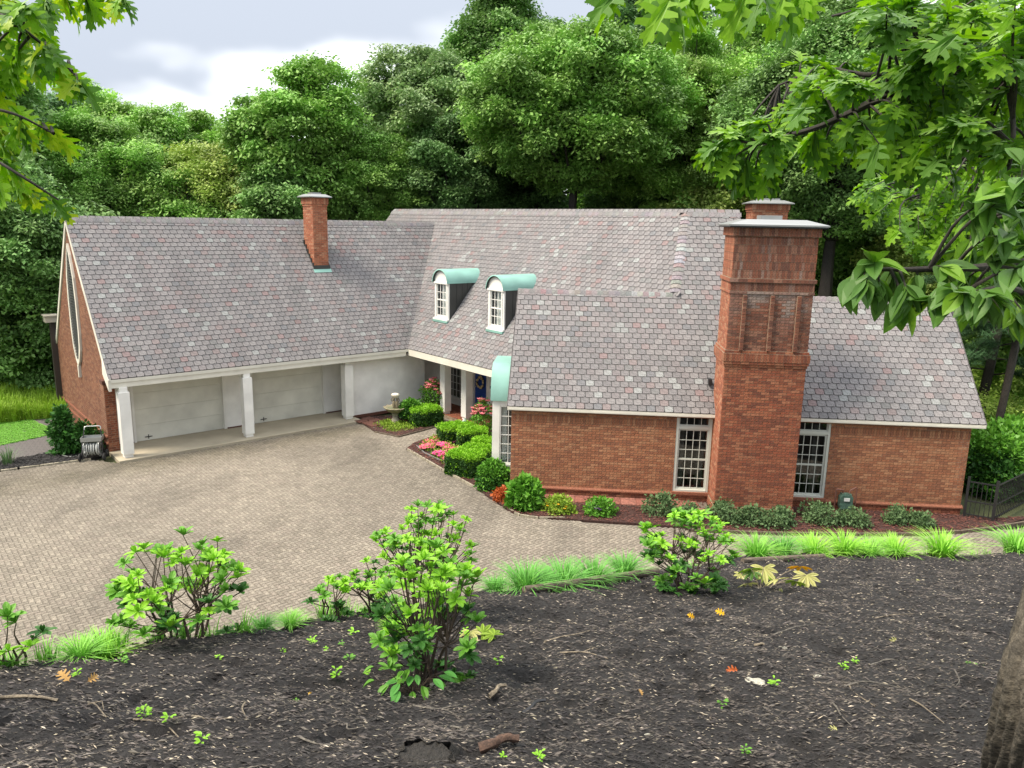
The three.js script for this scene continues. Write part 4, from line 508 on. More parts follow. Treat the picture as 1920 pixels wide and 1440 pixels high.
{ // black iron fence from the house corner
  const pts = [V(9.98, 0, -19.62), V(10.55, 0, -19.36), V(12.2, 0, -20.9), V(14.5, 0, -22.9)], t = thing('iron_fence', 'black iron picket fence running from the right house corner past the hedge', 'fence', V(pts[0].x, 0, pts[0].z)), o = t.position;
  const picket = box(-0.008, 0.008, 0.06, 0.98, -0.008, 0.008), postG = box(-0.03, 0.03, 0, 1.1, -0.03, 0.03);
  for (let i = 0; i < 3; i++) { const a = pts[i], b = pts[i + 1], d = b.clone().sub(a), len = d.length(), n = Math.round(len / 0.11), ry = Math.atan2(-d.z, d.x); for (let k = 1; k < n; k++) { const m = mesh('picket', picket, mat.black, t); m.position.copy(a.clone().lerp(b, k / n).sub(o)); m.rotation.y = ry; } for (const y of [0.1, 0.45, 0.96]) { const m = mesh('rail', box(-len / 2, len / 2, y, y + 0.03, -0.015, 0.015), mat.black, t); m.position.copy(a.clone().lerp(b, 0.5).sub(o)); m.rotation.y = ry; } const m = mesh('fence_post', postG, mat.black, t); m.position.copy(a.clone().sub(o)); m.rotation.y = ry; } }
{ // white ornament among the boxwoods
  const p = onY(866, 824, 0), t = thing('garden_ornament', 'white bird shaped ornament on a stake between the boxwoods and pink flowers', 'ornament', V(p.x, 0, p.z)); t.rotation.y = -0.5;
  mesh('stake', tube([V(0, 0, 0), V(0, 0.42, 0)], 0.012, 0.01, 6), mat.black, t);
  const s = new THREE.Shape([[-0.24, 0], [-0.18, 0.09], [-0.02, 0.13], [0.08, 0.26], [0.13, 0.33], [0.14, 0.2], [0.23, 0.17], [0.19, 0.09], [0.1, 0.03], [-0.02, -0.02], [-0.14, -0.06], [-0.22, -0.05]].map((q) => new THREE.Vector2(...q))); const g = new THREE.ExtrudeGeometry(s, { depth: 0.05, bevelEnabled: true, bevelSize: 0.02, bevelThickness: 0.02, bevelSegments: 3 }); g.translate(0, 0.42, -0.02); mesh('bird', g, std(0.7, 0.8, 0.82, { roughness: 0.4 }), t); }
{ // wreath on the blue door, table in the bay
  const wq = V(-22.67, 1.22, -17.52).applyMatrix4(RM), t = thing('door_wreath', 'dried wreath of cream and tan flowers hanging on the blue door', 'wreath', wq); t.rotation.y = -Math.PI / 4; const R = rng(341), twigs = [], fl = []; for (let i = 0; i < 60; i++) { const a = R() * 6.3, r = 0.2 + (R() - 0.5) * 0.07; twigs.push(tube([V(Math.cos(a) * r, Math.sin(a) * r, 0), V(Math.cos(a + 0.4) * (r + 0.03), Math.sin(a + 0.4) * (r + 0.03), 0.03 * R()), V(Math.cos(a + 0.8) * r, Math.sin(a + 0.8) * r, 0)], 0.008, 0.004, 4)); } mesh('twigs', merge(twigs), mat.timber, t); for (let i = 0; i < 26; i++) { const a = R() * 6.3, r = 0.2 + (R() - 0.5) * 0.09; fl.push(new THREE.IcosahedronGeometry(0.028 + R() * 0.02, 1).scale(1, 1, 0.6).translate(Math.cos(a) * r, Math.sin(a) * r, 0.03)); } mesh('dried_flowers', merge(fl), std(0.55, 0.43, 0.24), t);
  const q = thing('round_table', 'small round table under a white cloth inside the bay window', 'table', V(-1.78, 0.36, -20.9)); const cl = new THREE.CylinderGeometry(0.3, 0.36, 0.7, 40, 6, true), cp = cl.attributes.position; for (let i = 0; i < cp.count; i++) { const a = Math.atan2(cp.getZ(i), cp.getX(i)), k = 1 + 0.07 * Math.sin(a * 11) * (0.35 - cp.getY(i)); cp.setX(i, cp.getX(i) * k); cp.setZ(i, cp.getZ(i) * k); } cl.translate(0, 0.37, 0); cl.computeVertexNormals(); mesh('cloth_skirt', cl, std(0.75, 0.76, 0.76, { side: THREE.DoubleSide }), q); mesh('cloth_top', new THREE.CylinderGeometry(0.31, 0.3, 0.02, 40).translate(0, 0.73, 0), std(0.78, 0.79, 0.79), q); mesh('table_foot', new THREE.CylinderGeometry(0.04, 0.06, 0.7, 10).translate(0, 0.35, 0), mat.timber, q); }
// ================================================================ plants
const leafMid = leafMat(0.09, 0.3, 0.05, 0.3, 0.5);
// leaves: a half outline with its midrib, mirrored, folded along the midrib and drooping
function leafGeo(out, len, wid, fold = 0.25, droop = 0.25, mid = 5) {
  const half = out.map(([x, y]) => new THREE.Vector2(x * wid, y * len)), rib = []; for (let i = mid; i >= 0; i--) rib.push(new THREE.Vector2(0, i / mid * len));
  const c = [...half, ...rib.filter((p) => p.y > half[0].y + 1e-4 || p.y === 0).filter((p) => p.y < len - 1e-4)], tris = THREE.ShapeUtils.triangulateShape(c, []), pos = [], uv = [];
  for (const s of [1, -1]) for (const t of tris) for (const k of (s > 0 ? t : [t[0], t[2], t[1]])) { const p = c[k], z = Math.abs(p.x) * fold - droop * len * (p.y / len) ** 2; pos.push(s * p.x, p.y, z); uv.push(s * p.x * 10, p.y * 10); }
  const g = new THREE.BufferGeometry(); g.setAttribute('position', new THREE.Float32BufferAttribute(pos, 3)); g.setAttribute('uv', new THREE.Float32BufferAttribute(uv, 2)); g.computeVertexNormals(); return g;
}
const OAK = [[0.012, -0.16], [0.014, 0], [0.07, 0.07], [0.24, 0.13], [0.3, 0.22], [0.2, 0.22], [0.1, 0.25], [0.1, 0.31], [0.26, 0.36], [0.4, 0.42], [0.47, 0.53], [0.36, 0.51], [0.28, 0.52], [0.14, 0.5], [0.12, 0.57], [0.26, 0.64], [0.38, 0.72], [0.36, 0.83], [0.27, 0.77], [0.13, 0.73], [0.11, 0.78], [0.17, 0.87], [0.16, 0.94], [0.07, 0.9], [0, 1]];
const OVAL = [[0.01, -0.1], [0.012, 0], [0.16, 0.1], [0.3, 0.25], [0.37, 0.42], [0.34, 0.6], [0.24, 0.78], [0.1, 0.92], [0, 1]];
const RHODO = [[0.01, -0.05], [0.02, 0.02], [0.1, 0.2], [0.19, 0.45], [0.22, 0.65], [0.17, 0.84], [0.07, 0.96], [0, 1]];
const oakLeaves = [leafGeo(OAK, 1, 0.95, 0.22, 0.18), leafGeo(OAK, 1, 0.85, 0.45, 0.4), leafGeo(OAK, 1, 1.0, 0.1, 0.55)];
const ovalLeaves = [leafGeo(OVAL, 1, 0.7, 0.3, 0.15), leafGeo(OVAL, 1, 0.6, 0.5, 0.4), leafGeo(OVAL, 1, 0.75, 0.2, 0.6)];
function leafMatrix(p, dir, up, s, R) { const y = dir.clone().normalize(), x = y.clone().cross(up).normalize(); if (x.lengthSq() < 0.5) x.set(1, 0, 0); const z = x.clone().cross(y); return new THREE.Matrix4().makeBasis(x.multiplyScalar(s), y.multiplyScalar(s), z.multiplyScalar(s)).setPosition(p); }
// a branching bough: twigs from the nearest point of a limb out to each spray of leaves
function bough(tree, limbs, sprays, leaves, mats, size, seed, maxSingle, hang = 0.5, n0 = 5, n1 = 3, reach = 0.42) {
  const R = rng(seed), wood = [], all = [], limbPts = limbs.flatMap((l) => l.pts);
  limbs.forEach((l, i) => wood.push(tube(l.pts, l.r0, l.r1, 8, 0.25, seed + i)));
  for (const tip of sprays) {
    let best = limbPts[0], bd = 1e9; for (const q of limbPts) { const d = q.distanceTo(tip) + (l0(q, tip) ? 0 : 0.4); if (d < bd) { bd = d; best = q; } }
    const mid = best.clone().lerp(tip, 0.55).add(V((R() - 0.5) * 0.12, 0.06 + R() * 0.06, (R() - 0.5) * 0.12).multiplyScalar(bd)), pts = curve([best, mid, tip], 7); wood.push(tube(pts, 0.006 + bd * 0.004, 0.0025, 5));
    const along = tip.clone().sub(mid).normalize(), n = n0 + Math.floor(R() * n1);
    for (let k = 0; k < n; k++) {
      const t = 1 - (k / n) * reach, p = pts[Math.min(7, Math.floor(t * 7))].clone().lerp(tip, 0.3 * R()), a = k * 2.4 + R() * 1.2, side = along.clone().cross(V(0, 1, 0)).normalize(), dir = along.clone().multiplyScalar(0.7).addScaledVector(side, Math.cos(a) * 0.9).add(V(0, Math.sin(a) * 0.45 - hang * (0.6 + R() * 0.8), 0)), up = V((R() - 0.5) * 0.9, 1, (R() - 0.5) * 0.9 + 0.25);
      all.push([leafMatrix(p, dir, up.normalize(), size * (0.65 + R() * 0.6), R), Math.floor(R() * leaves.length), mats[Math.floor(R() * mats.length)]]);
    }
  }
  const o = tree.position; mesh('branch', merge(wood).translate(-o.x, -o.y, -o.z), tree.userData.bark || mat.darkBark, tree);
  for (const e of all) { const c = V(0, 0.5, 0).applyMatrix4(e[0]); e[3] = inView(c, 20) ? size / c.distanceTo(C0) : 0; }
  all.sort((a, b) => b[3] - a[3]);
  all.slice(0, maxSingle).forEach(([m, g, mt, v]) => { const q = mesh('leaf', leaves[g], mt, tree); m.decompose(q.position, q.quaternion, q.scale); q.position.sub(o); });
  const rest = all.slice(maxSingle); for (const mt of new Set(rest.map((e) => e[2]))) { const l = rest.filter((e) => e[2] === mt).map(([m, g]) => leaves[g].clone().applyMatrix4(m)); if (l.length) stuff(mesh('leaves', mergeGeometries(l, false).translate(-o.x, -o.y, -o.z), mt, tree)); }
}
const l0 = (q, tip) => true;
const bankY = (x, z) => Math.max(0, bankH(x, z));
// -- rhododendrons and their kin: bare forking stems that end in whorls of leaves
function whorl(n, len, seed, lift) { const R = rng(seed), list = []; const g = leafGeo(RHODO, 1, 1, 0.35, 0.2, 3); for (let k = 0; k < n; k++) { const a = k / n * 6.283 + R() * 0.5, e = lift + (R() - 0.5) * 0.5; list.push(g.clone().applyMatrix4(leafMatrix(V(0, 0, 0), V(Math.cos(a) * Math.cos(e), Math.sin(e), Math.sin(a) * Math.cos(e)), V(0, 1, 0.01), len * (0.75 + R() * 0.45)))); } for (let k = 0; k < 4; k++) { const a = k * 1.7 + R(); list.push(g.clone().applyMatrix4(leafMatrix(V(0, 0.01, 0), V(Math.cos(a) * 0.5, 1, Math.sin(a) * 0.5), V(Math.cos(a), 0.1, Math.sin(a)), len * 0.6))); } return mergeGeometries(list, false); }
const whorlLeaf = leafGeo(RHODO, 1, 1.3, 0.35, 0.2, 3), whorls = [whorl(8, 1, 1, 0.5), whorl(7, 1, 2, 0.75), whorl(9, 1, 3, 0.3)];
function whorlShrub(base, h, w, nStem, nTip, leaf, seed, label, o = {}) {
  const R = rng(seed), t = thing('rhododendron_shrub', label, 'shrub', base, null), stems = [], tips = [];
  for (let i = 0; i < nStem; i++) {
    const a = i / nStem * 6.283 + R(), lean = 0.15 + R() * 0.35, foot = V(Math.cos(a) * 0.07 * w, -0.05, Math.sin(a) * 0.07 * w), fork = V(Math.cos(a) * lean * w * 0.5, h * (0.3 + R() * 0.2), Math.sin(a) * lean * w * 0.5);
    stems.push(tube(curve([foot, foot.clone().lerp(fork, 0.5).add(V((R() - 0.5) * 0.08, 0, (R() - 0.5) * 0.08)), fork], 6), 0.013 * (0.6 + h * 0.5), 0.009 * (0.6 + h * 0.4), 6, 0.3, i));
    const n = Math.round(nTip / nStem);
    for (let k = 0; k < n; k++) { const b = a + (R() - 0.5) * 2.6, r = Math.sqrt(R()) * w * 0.5, yy = o.flat ? h * (0.75 + R() * 0.25) : h * (o.low || 0.32) + h * (1 - (o.low || 0.32)) * Math.pow(R(), 0.8) * (1 - 0.4 * (r / w * 2) ** 2), p = V(Math.cos(b) * r, yy, Math.sin(b) * r), from = p.y < fork.y + 0.05 ? foot.clone().lerp(fork, 0.55) : fork; const mid = from.clone().lerp(p, 0.5).add(V((R() - 0.5) * 0.08 * w, -0.05 * h + R() * 0.04, (R() - 0.5) * 0.08 * w)); stems.push(tube(curve([from, mid, p], 5), 0.006, 0.003, 5)); tips.push(p); }
  }
  for (let k = 0; k < (o.skirt || 0); k++) { const b = R() * 6.283, r = w * (0.12 + 0.3 * R()); tips.push(V(Math.cos(b) * r, 0.04 + R() * 0.14 * h, Math.sin(b) * r)); }
  mesh('stem', merge(stems), mat.twig, t);
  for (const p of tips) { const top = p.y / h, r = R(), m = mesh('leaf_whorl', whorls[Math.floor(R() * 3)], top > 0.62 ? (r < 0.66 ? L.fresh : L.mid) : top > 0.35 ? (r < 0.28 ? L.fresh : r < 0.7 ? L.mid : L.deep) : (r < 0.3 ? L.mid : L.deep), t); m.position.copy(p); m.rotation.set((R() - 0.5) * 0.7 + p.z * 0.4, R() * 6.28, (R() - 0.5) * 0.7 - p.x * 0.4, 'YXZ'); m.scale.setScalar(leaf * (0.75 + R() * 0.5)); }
  return t;
}
const hit = (a, b) => { const p = bankHit(a, b); p.y = Math.max(0, groundH(p.x, p.z)) - 0.02; return p; };
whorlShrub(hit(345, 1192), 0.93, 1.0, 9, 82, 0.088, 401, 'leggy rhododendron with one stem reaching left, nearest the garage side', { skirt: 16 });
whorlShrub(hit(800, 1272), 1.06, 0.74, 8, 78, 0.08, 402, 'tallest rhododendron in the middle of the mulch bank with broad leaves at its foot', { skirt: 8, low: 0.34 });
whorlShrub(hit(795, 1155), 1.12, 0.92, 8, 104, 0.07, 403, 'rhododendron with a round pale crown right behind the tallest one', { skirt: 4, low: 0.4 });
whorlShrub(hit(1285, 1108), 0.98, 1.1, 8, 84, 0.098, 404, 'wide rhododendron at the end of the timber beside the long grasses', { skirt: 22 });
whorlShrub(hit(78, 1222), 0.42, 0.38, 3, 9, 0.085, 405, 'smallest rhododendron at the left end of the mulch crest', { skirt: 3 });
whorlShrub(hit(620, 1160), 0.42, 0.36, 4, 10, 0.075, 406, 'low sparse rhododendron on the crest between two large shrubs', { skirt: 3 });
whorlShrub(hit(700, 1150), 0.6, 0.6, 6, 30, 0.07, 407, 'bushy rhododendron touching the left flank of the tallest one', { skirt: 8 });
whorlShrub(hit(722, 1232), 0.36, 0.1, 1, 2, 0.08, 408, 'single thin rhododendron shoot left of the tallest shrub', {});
{ // broad leaved seedling at the foot of the tallest shrub
  const R = rng(411), p = hit(775, 1292), t = thing('broad_leaved_plant', 'broad heart leaved green plant at the foot of the tallest rhododendron', 'plant', p), st = []; for (let k = 0; k < 34; k++) { const a = R() * 6.28, r = 0.06 + R() * 0.2, y = 0.03 + R() * 0.2, q = V(Math.cos(a) * r, y, Math.sin(a) * r); st.push(tube([V(0, -0.03, 0), q.clone().multiplyScalar(0.6).add(V(0, 0.04, 0)), q], 0.003, 0.002, 4)); const m = mesh('leaf', ovalLeaves[k % 3], k % 3 ? L.mid : leafMid, t); leafMatrix(q, V(Math.cos(a), 0.1 - R() * 0.5, Math.sin(a)), V(Math.cos(a) * 0.3, 1, Math.sin(a) * 0.3), 0.075 + R() * 0.04).decompose(m.position, m.quaternion, m.scale); } mesh('stem', merge(st), mat.twig, t); }
// -- arching grass clumps on the crest
function bladeClump(n, h, spread, seed, wd = 0.006) { const R = rng(seed), pos = [], idx = [], uv = []; for (let k = 0; k < n; k++) { const a = R() * 6.283, r = Math.sqrt(R()) * (h > 0.3 ? 0.15 : 0.05), out = spread * (0.1 + R() * 1.1), hh = h * (0.6 + R() * 0.45), b = a + (R() - 0.5) * 0.9, x0 = Math.cos(a) * r, z0 = Math.sin(a) * r, s = pos.length / 3; for (let i = 0; i <= 5; i++) { const t = i / 5, rr = out * t * t, y = hh * (t * 1.25 - 0.42 * t * t * (0.6 + out / h)), w = wd * (1 - t * t * 0.92), cx = x0 + Math.cos(b) * rr, cz = z0 + Math.sin(b) * rr; pos.push(cx - Math.sin(b) * w, y, cz + Math.cos(b) * w, cx + Math.sin(b) * w, y, cz - Math.cos(b) * w); uv.push(0, t, 1, t); if (i) { const q = s + (i - 1) * 2; idx.push(q, q + 1, q + 2, q + 1, q + 3, q + 2); } } } const g = new THREE.BufferGeometry(); g.setAttribute('position', new THREE.Float32BufferAttribute(pos, 3)); g.setAttribute('uv', new THREE.Float32BufferAttribute(uv, 2)); g.setIndex(idx); g.computeVertexNormals(); return g; }
const clumps = [bladeClump(240, 0.52, 0.46, 1, 0.0085), bladeClump(220, 0.5, 0.5, 2, 0.0085), bladeClump(250, 0.54, 0.42, 3, 0.0085)], grass2 = L.grass.clone(), grass3 = L.grass.clone(); grass2.color.setRGB(0.27, 0.56, 0.06); grass3.color.setRGB(0.13, 0.36, 0.06);
const GG = 'arching grass clumps planted along the crest of the mulch bank';
[[985, 1103, 1, 2, 'dark grass clump at the left end of the landscape timber'], [1058, 1092, 1, 2, 'second dark grass clump along the landscape timber'], [1112, 1080, 0.9, 2, 'third dark grass clump along the landscape timber'], [1165, 1068, 0.9, 2, 'dark grass clump tucked behind the wide rhododendron'], [1022, 1082, 0.8, 2, 'small grass clump behind the first two by the timber'], [1418, 1042, 1.15, 0, 'pale grass clump right of the wide rhododendron'], [1468, 1042, 1, 2, 'darker narrow clump between two pale grass clumps'], [1525, 1040, 1.15, 1, 'tall pale grass clump below the big chimney'], [1582, 1040, 1.15, 1, 'pale grass clump below the right window'], [1628, 1040, 1.1, 0, 'pale grass clump below the gas meter'], [1678, 1040, 1.15, 1, 'last clump of the close grass row, before the gap'], [1765, 1043, 1.35, 1, 'large lone grass clump with bare path on both sides'], [1905, 1036, 1.5, 0, 'grass clump at the right edge, behind the tree trunk'], [150, 1232, 0.5, 0, 'thin grass clump beside the smallest rhododendron'], [195, 1215, 0.62, 1, 'sprawling grass clump left of the leggy rhododendron'], [492, 1182, 0.4, 2, 'low grass tuft right of the leggy rhododendron'], [545, 1172, 0.38, 0, 'low grass tuft on the crest near the sparse rhododendron'], [742, 1178, 0.35, 1, 'yellow green tuft behind the tallest rhododendron'], [930, 1100, 0.55, 2, 'grass tuft between the tallest rhododendron and the timber'], [12, 1245, 0.3, 0, 'grass tuft at the left edge of the bank']].forEach(([a, b, s, m, label], i) => { const p = hit(a, b), o = tag(mesh('grass_clump', clumps[i % 3], [L.grass, grass2, grass3][m], scene), label, 'grass clump', GG); o.position.copy(p); o.rotation.y = i * 2.1; o.scale.set(s * 0.95, s * 0.72, s * 0.95); });
stuff(inst('crest_weeds', bladeClump(16, 0.16, 0.12, 7, 0.004), L.grass, (() => { const R = rng(421), l = []; while (l.length < 240) { const x = lerp(-5, 9, R()), z = crestZ(x) + 0.05 - R() * 0.5; if (R() > (x < 1 ? 0.9 : 0.35)) continue; l.push(M4(V(x, bankY(x, z) - 0.01, z), E(0, R() * 6.3, 0), V(1, 1, 1).multiplyScalar(0.5 + R()))); } return l; })(), scene));
// -- landscape timbers on the crest
{ const log = (a, b, r, label, y = 0.05) => { const p = hit(...a), q = hit(...b), c = p.clone().lerp(q, 0.5), o = tag(mesh('landscape_timber', (() => { const d = p.distanceTo(q), g = new THREE.CylinderGeometry(r, r, d, 12, 6), gp = g.attributes.position; for (let i = 0; i < gp.count; i++) { const s = 0.92 + 0.16 * hash2(i, 3, 5); gp.setX(i, gp.getX(i) * s); gp.setZ(i, gp.getZ(i) * 0.8 * s); } g.rotateZ(Math.PI / 2); g.computeVertexNormals(); return g; })(), mat.timberLog ||= std(0.24, 0.19, 0.14, { map: rep(grain, 0.8), bumpMap: rough1, bumpScale: 0.008 }), scene), label, 'landscape timber'); o.position.copy(c).add(V(0, y, 0)); const d = q.clone().sub(p); o.quaternion.setFromUnitVectors(V(1, 0, 0), d.normalize()); };
  log([983, 1113], [1232, 1080], 0.052, 'weathered landscape timber below the dark grass clumps, one cut end showing'); log([1392, 1054], [1545, 1047], 0.05, 'half buried landscape timber in front of the pale grasses'); }
// -- palmate plant with yellowing leaves
{ const R = rng(431), palm = () => mergeGeometries(Array.from({ length: 7 }, (_, k) => leafGeo([[0.01, 0], [0.1, 0.3], [0.16, 0.6], [0.1, 0.85], [0, 1]], 1, 1, 0.2, 0.25, 3).applyMatrix4(leafMatrix(V(0, 0, 0), V(Math.sin((k - 3) * 0.62), 0.05, Math.cos((k - 3) * 0.62)), V(0, 1, 0), 1 - Math.abs(k - 3) * 0.09))), false), g = palm();
  const t = thing('fatsia_plant', 'sprawling plant with large palmate cream and yellow leaves beside the wide rhododendron', 'plant', hit(1425, 1098)), o = t.position, st = [];
  [[1408, 1066, L.lime, 0.28, 0.2], [1372 + 60, 1064, L.cream, 0.3, 0.22], [1500, 1062, L.yellow, 0.27, 0.3], [1460, 1086, L.cream, 0.28, 0.16], [1512, 1078, L.cream, 0.3, 0.14], [1492, 1090, L.lime, 0.24, 0.12], [1402, 1094, L.cream, 0.24, 0.06], [1412, 1072, L.oval, 0.22, 0.16], [1390, 1076, L.cream, 0.18, 0.06], [1440, 1078, L.lime, 0.2, 0.1]].forEach(([a, b, m, s, up], i) => { const p = bankHit(a, b, up).sub(o), q = mesh('leaf', g, m, t); q.position.copy(p); q.rotation.set(0.5 + (R() - 0.5) * 0.3, R() * 6.28, (R() - 0.5) * 0.4, 'YXZ'); q.scale.setScalar(s * 0.75); st.push(tube([V(0, -0.02, 0), p.clone().multiplyScalar(0.6).add(V(0, 0.03, 0)), p], 0.006, 0.004, 5)); }); mesh('stem', merge(st), mat.wood, t);
  const d = thing('palmate_sprout', 'blue green palmate leaf in front of the wide rhododendron', 'plant', hit(1325, 1100)); const q = mesh('leaf', g, L.oval, d); q.position.set(0, 0.16, 0.05); q.rotation.set(0.5, 0.4, 0); q.scale.setScalar(0.28); mesh('stem', tube([V(0, -0.03, 0), V(0, 0.1, 0.02), V(0, 0.16, 0.05)], 0.006, 0.004, 5), mat.twig, d);
  const w = thing('wilting_plant', 'wilting pale leaf cluster right of the tallest rhododendron', 'plant', hit(905, 1195)); for (let k = 0; k < 3; k++) { const m = mesh('leaf', g, k ? L.lime : L.cream, w); m.position.set((k - 1) * 0.1, 0.07, k * 0.02); m.rotation.set(0.3, k * 2, 0.2); m.scale.setScalar(0.13); } mesh('stem', tube([V(0, -0.03, 0), V(0.02, 0.07, 0)], 0.005, 0.004, 5), mat.twig, w); }
// -- weeds, litter, sticks on the mulch
{ const R = rng(441), sprout = (n, s, sd) => { const Q = rng(sd); return mergeGeometries(Array.from({ length: n }, () => { const a = Q() * 6.28; return whorlLeaf.clone().applyMatrix4(leafMatrix(V(Math.cos(a) * 0.02, 0.02 + Q() * 0.08, Math.sin(a) * 0.02), V(Math.cos(a), 0.25 + Q() * 0.5, Math.sin(a)), V(0, 1, 0), s * (0.6 + Q() * 0.6))); }), false); }, gs = [sprout(14, 0.05, 1), sprout(18, 0.045, 2), sprout(11, 0.055, 3)];
  const spots = [[228, 1243, 'leafy seedling beside the sprawling grass at the left of the crest'], [145, 1270, 'seedling above the crumpled orange leaf'], [410, 1242, 'seedling alone below the leggy rhododendron'], [530, 1222, 'seedling between the leggy rhododendron and the seedling patch'], [640, 1215, 'pale seedling at the left of the seedling patch'], [665, 1195, 'seedling at the top of the seedling patch by the tallest shrub'], [700, 1200, 'seedling touching the stems left of the tallest shrub'], [632, 1268, 'seedling at the lower edge of the seedling patch'], [655, 1242, 'largest seedling in the middle of the seedling patch'], [612, 1228, 'tiny seedling left of the largest one in the patch'], [585, 1215, 'outermost seedling left of the seedling patch'], [690, 1272, 'glossy seedling at the left foot of the tallest shrub'], [555, 1298, 'tiny seedling in the open mulch left of the broad leaved plant'], [270, 1342, 'seedling above the curved twig low on the left'], [318, 1353, 'small seedling right of the curved twig low on the left'], [380, 1390, 'feathery seedling near the bottom left of the mulch'], [890, 1235, 'upright seedling right of the tallest shrub'], [935, 1248, 'spreading seedling farther right of the tallest shrub'], [870, 1195, 'seedling under the wilting pale leaves'], [1450, 1290, 'bright seedling touching the flat white stone'], [1355, 1325, 'tufted bright seedling below the flat white stone'], [1580, 1256, 'thin seedling in the right part of the mulch'], [1602, 1249, 'taller thin seedling paired with the one in the right part'], [945, 1428, 'seedling at the bottom edge right of the stump'], [1395, 1425, 'seedling at the bottom edge below the tufted one'], [1010, 1436, 'seedling cut by the bottom edge right of the bark piece']];
  spots.forEach(([a, b, label], i) => { const o = tag(mesh('weed_seedling', gs[i % 3], i % 4 ? L.fresh : L.mid, scene), label, 'weed', 'weed seedlings on the mulch bank'); o.position.copy(hit(a, b)).add(V(0, 0.015, 0)); o.rotation.y = R() * 6; o.scale.setScalar(0.32 + R() * 0.45); });
  const sticks = [[[775, 1325], [862, 1352]], [[1590, 1296], [1640, 1328]], [[1580, 1300], [1700, 1296]], [[250, 1345], [338, 1368]], [[648, 1357], [690, 1362]], [[1020, 1202], [1110, 1190]], [[1630, 1252], [1700, 1230]], [[360, 1348], [440, 1346]], [[1560, 1330], [1598, 1362]], [[165, 1318], [200, 1348]], [[845, 1366], [885, 1375]], [[1640, 1160], [1720, 1148]], [[1790, 1262], [1792, 1290]], [[1705, 1318], [1770, 1360]], [[560, 1385], [620, 1398]], [[1050, 1220], [1140, 1236]], [[1450, 1190], [1540, 1172]], [[460, 1320], [470, 1352]]];
  const twigLabels = ['long straight pale twig above the stump', 'hooked twig in the right part of the mulch', 'long arched twig beside the hooked one', 'curved twig low on the left of the mulch', 'forked twig at the bottom left of the stump', 'thin twig in the middle, right of the tallest rhododendron', 'slanting twig high on the right of the mulch', 'short level twig near the curved one on the left', 'twig below the hooked one near the trunk', 'short dark rimmed twig at the far left', 'branched twig just above the bark piece', 'level twig below the last pale grass clump', 'short upright twig beside the near oak trunk', 'long thin twig running down towards the trunk', 'twig near the bottom between the left edge and stump', 'twig right of the wilting pale leaves', 'long twig below the palmate plant', 'short steep twig in the lower left mulch'];
  sticks.forEach(([a, b], i) => { const label = twigLabels[i], p = hit(...a).add(V(0, 0.03, 0)), q = hit(...b).add(V(0, 0.03, 0)), m = p.clone().lerp(q, 0.5).add(V((R() - 0.5) * 0.12, 0.01, (R() - 0.5) * 0.12)), pts = curve([p, p.clone().lerp(m, 0.6).add(V(0, 0.008, (R() - 0.5) * 0.04)), m, q], 10), list = [tube(pts, 0.007, 0.003, 6, 0.3, i)]; if (i % 3 === 0) list.push(tube([pts[5], pts[5].clone().add(V(0.05 + R() * 0.06, 0.02, (R() - 0.5) * 0.1)), pts[5].clone().add(V(0.12, 0.01, (R() - 0.5) * 0.2))], 0.004, 0.002, 5)); const g = merge(list), o = tag(mesh('fallen_twig', g.translate(-p.x, -p.y, -p.z), i % 2 ? mat.wood : mat.paleBark, scene), label, 'twig', 'fallen twigs on the mulch bank'); o.position.copy(p); });
  const chunk = (a, len, r, ry, label, m) => { const p = hit(...a), g = tube(curve([V(-len / 2, 0, 0), V(-len / 6, 0.015, 0.012), V(len / 5, 0.01, -0.01), V(len / 2, 0, 0.01)], 8), r, r * 0.7, 7, 0.5, 5), o = tag(mesh('wood_chunk', g, m, scene), label, 'wood piece'); o.position.copy(p).add(V(0, r + 0.015, 0)); o.rotation.y = ry; };
  chunk([932, 1302], 0.16, 0.016, 1.0, 'short bleached stick right of the tallest rhododendron', mat.wood); chunk([935, 1408], 0.22, 0.028, 0.5, 'brown piece of bark near the bottom, right of the stump', std(0.16, 0.09, 0.06, { map: grain2 })); chunk([1000, 1330], 0.2, 0.014, 0.9, 'dark charred looking stick in the mulch', mat.black); chunk([30, 1312], 0.5, 0.012, 0.1, 'long pale root lying at the left edge of the mulch', mat.wood); chunk([1425, 1210 + 5], 0.1, 0.012, 0.1, 'stubby bleached stick in the middle of the mulch', mat.wood);
  const stone = (a, s, label, m, sq = 0.35) => { const p = hit(...a), g = new THREE.IcosahedronGeometry(s, 1), q = g.attributes.position; for (let i = 0; i < q.count; i++) { const k = 0.75 + 0.5 * hash2(Math.round(q.getX(i) * 900), Math.round(q.getZ(i) * 900), 7); q.setXYZ(i, q.getX(i) * k, q.getY(i) * k * sq, q.getZ(i) * k * 0.7); } g.computeVertexNormals(); const o = tag(mesh('stone', g, m, scene), label, 'stone'); o.position.copy(p).add(V(0, s * 0.15 + 0.01, 0)); };
  const pale = std(0.72, 0.7, 0.58, { map: grain2 }); stone([1413, 1283], 0.085, 'large flat cream white stone on the mulch', pale, 0.3); stone([1467, 1216], 0.035, 'narrow pale stone in the middle of the mulch', pale, 0.4); stone([1532, 1272], 0.03, 'small white stone right of the large flat one', pale); stone([1145, 1350], 0.04, 'small pale stone left of the middle of the bank', pale); stone([1216, 1382], 0.035, 'small cream stone near the bottom of the bank', pale); stone([820, 1276], 0.05, 'pale stone at the foot of the tallest rhododendron', pale);
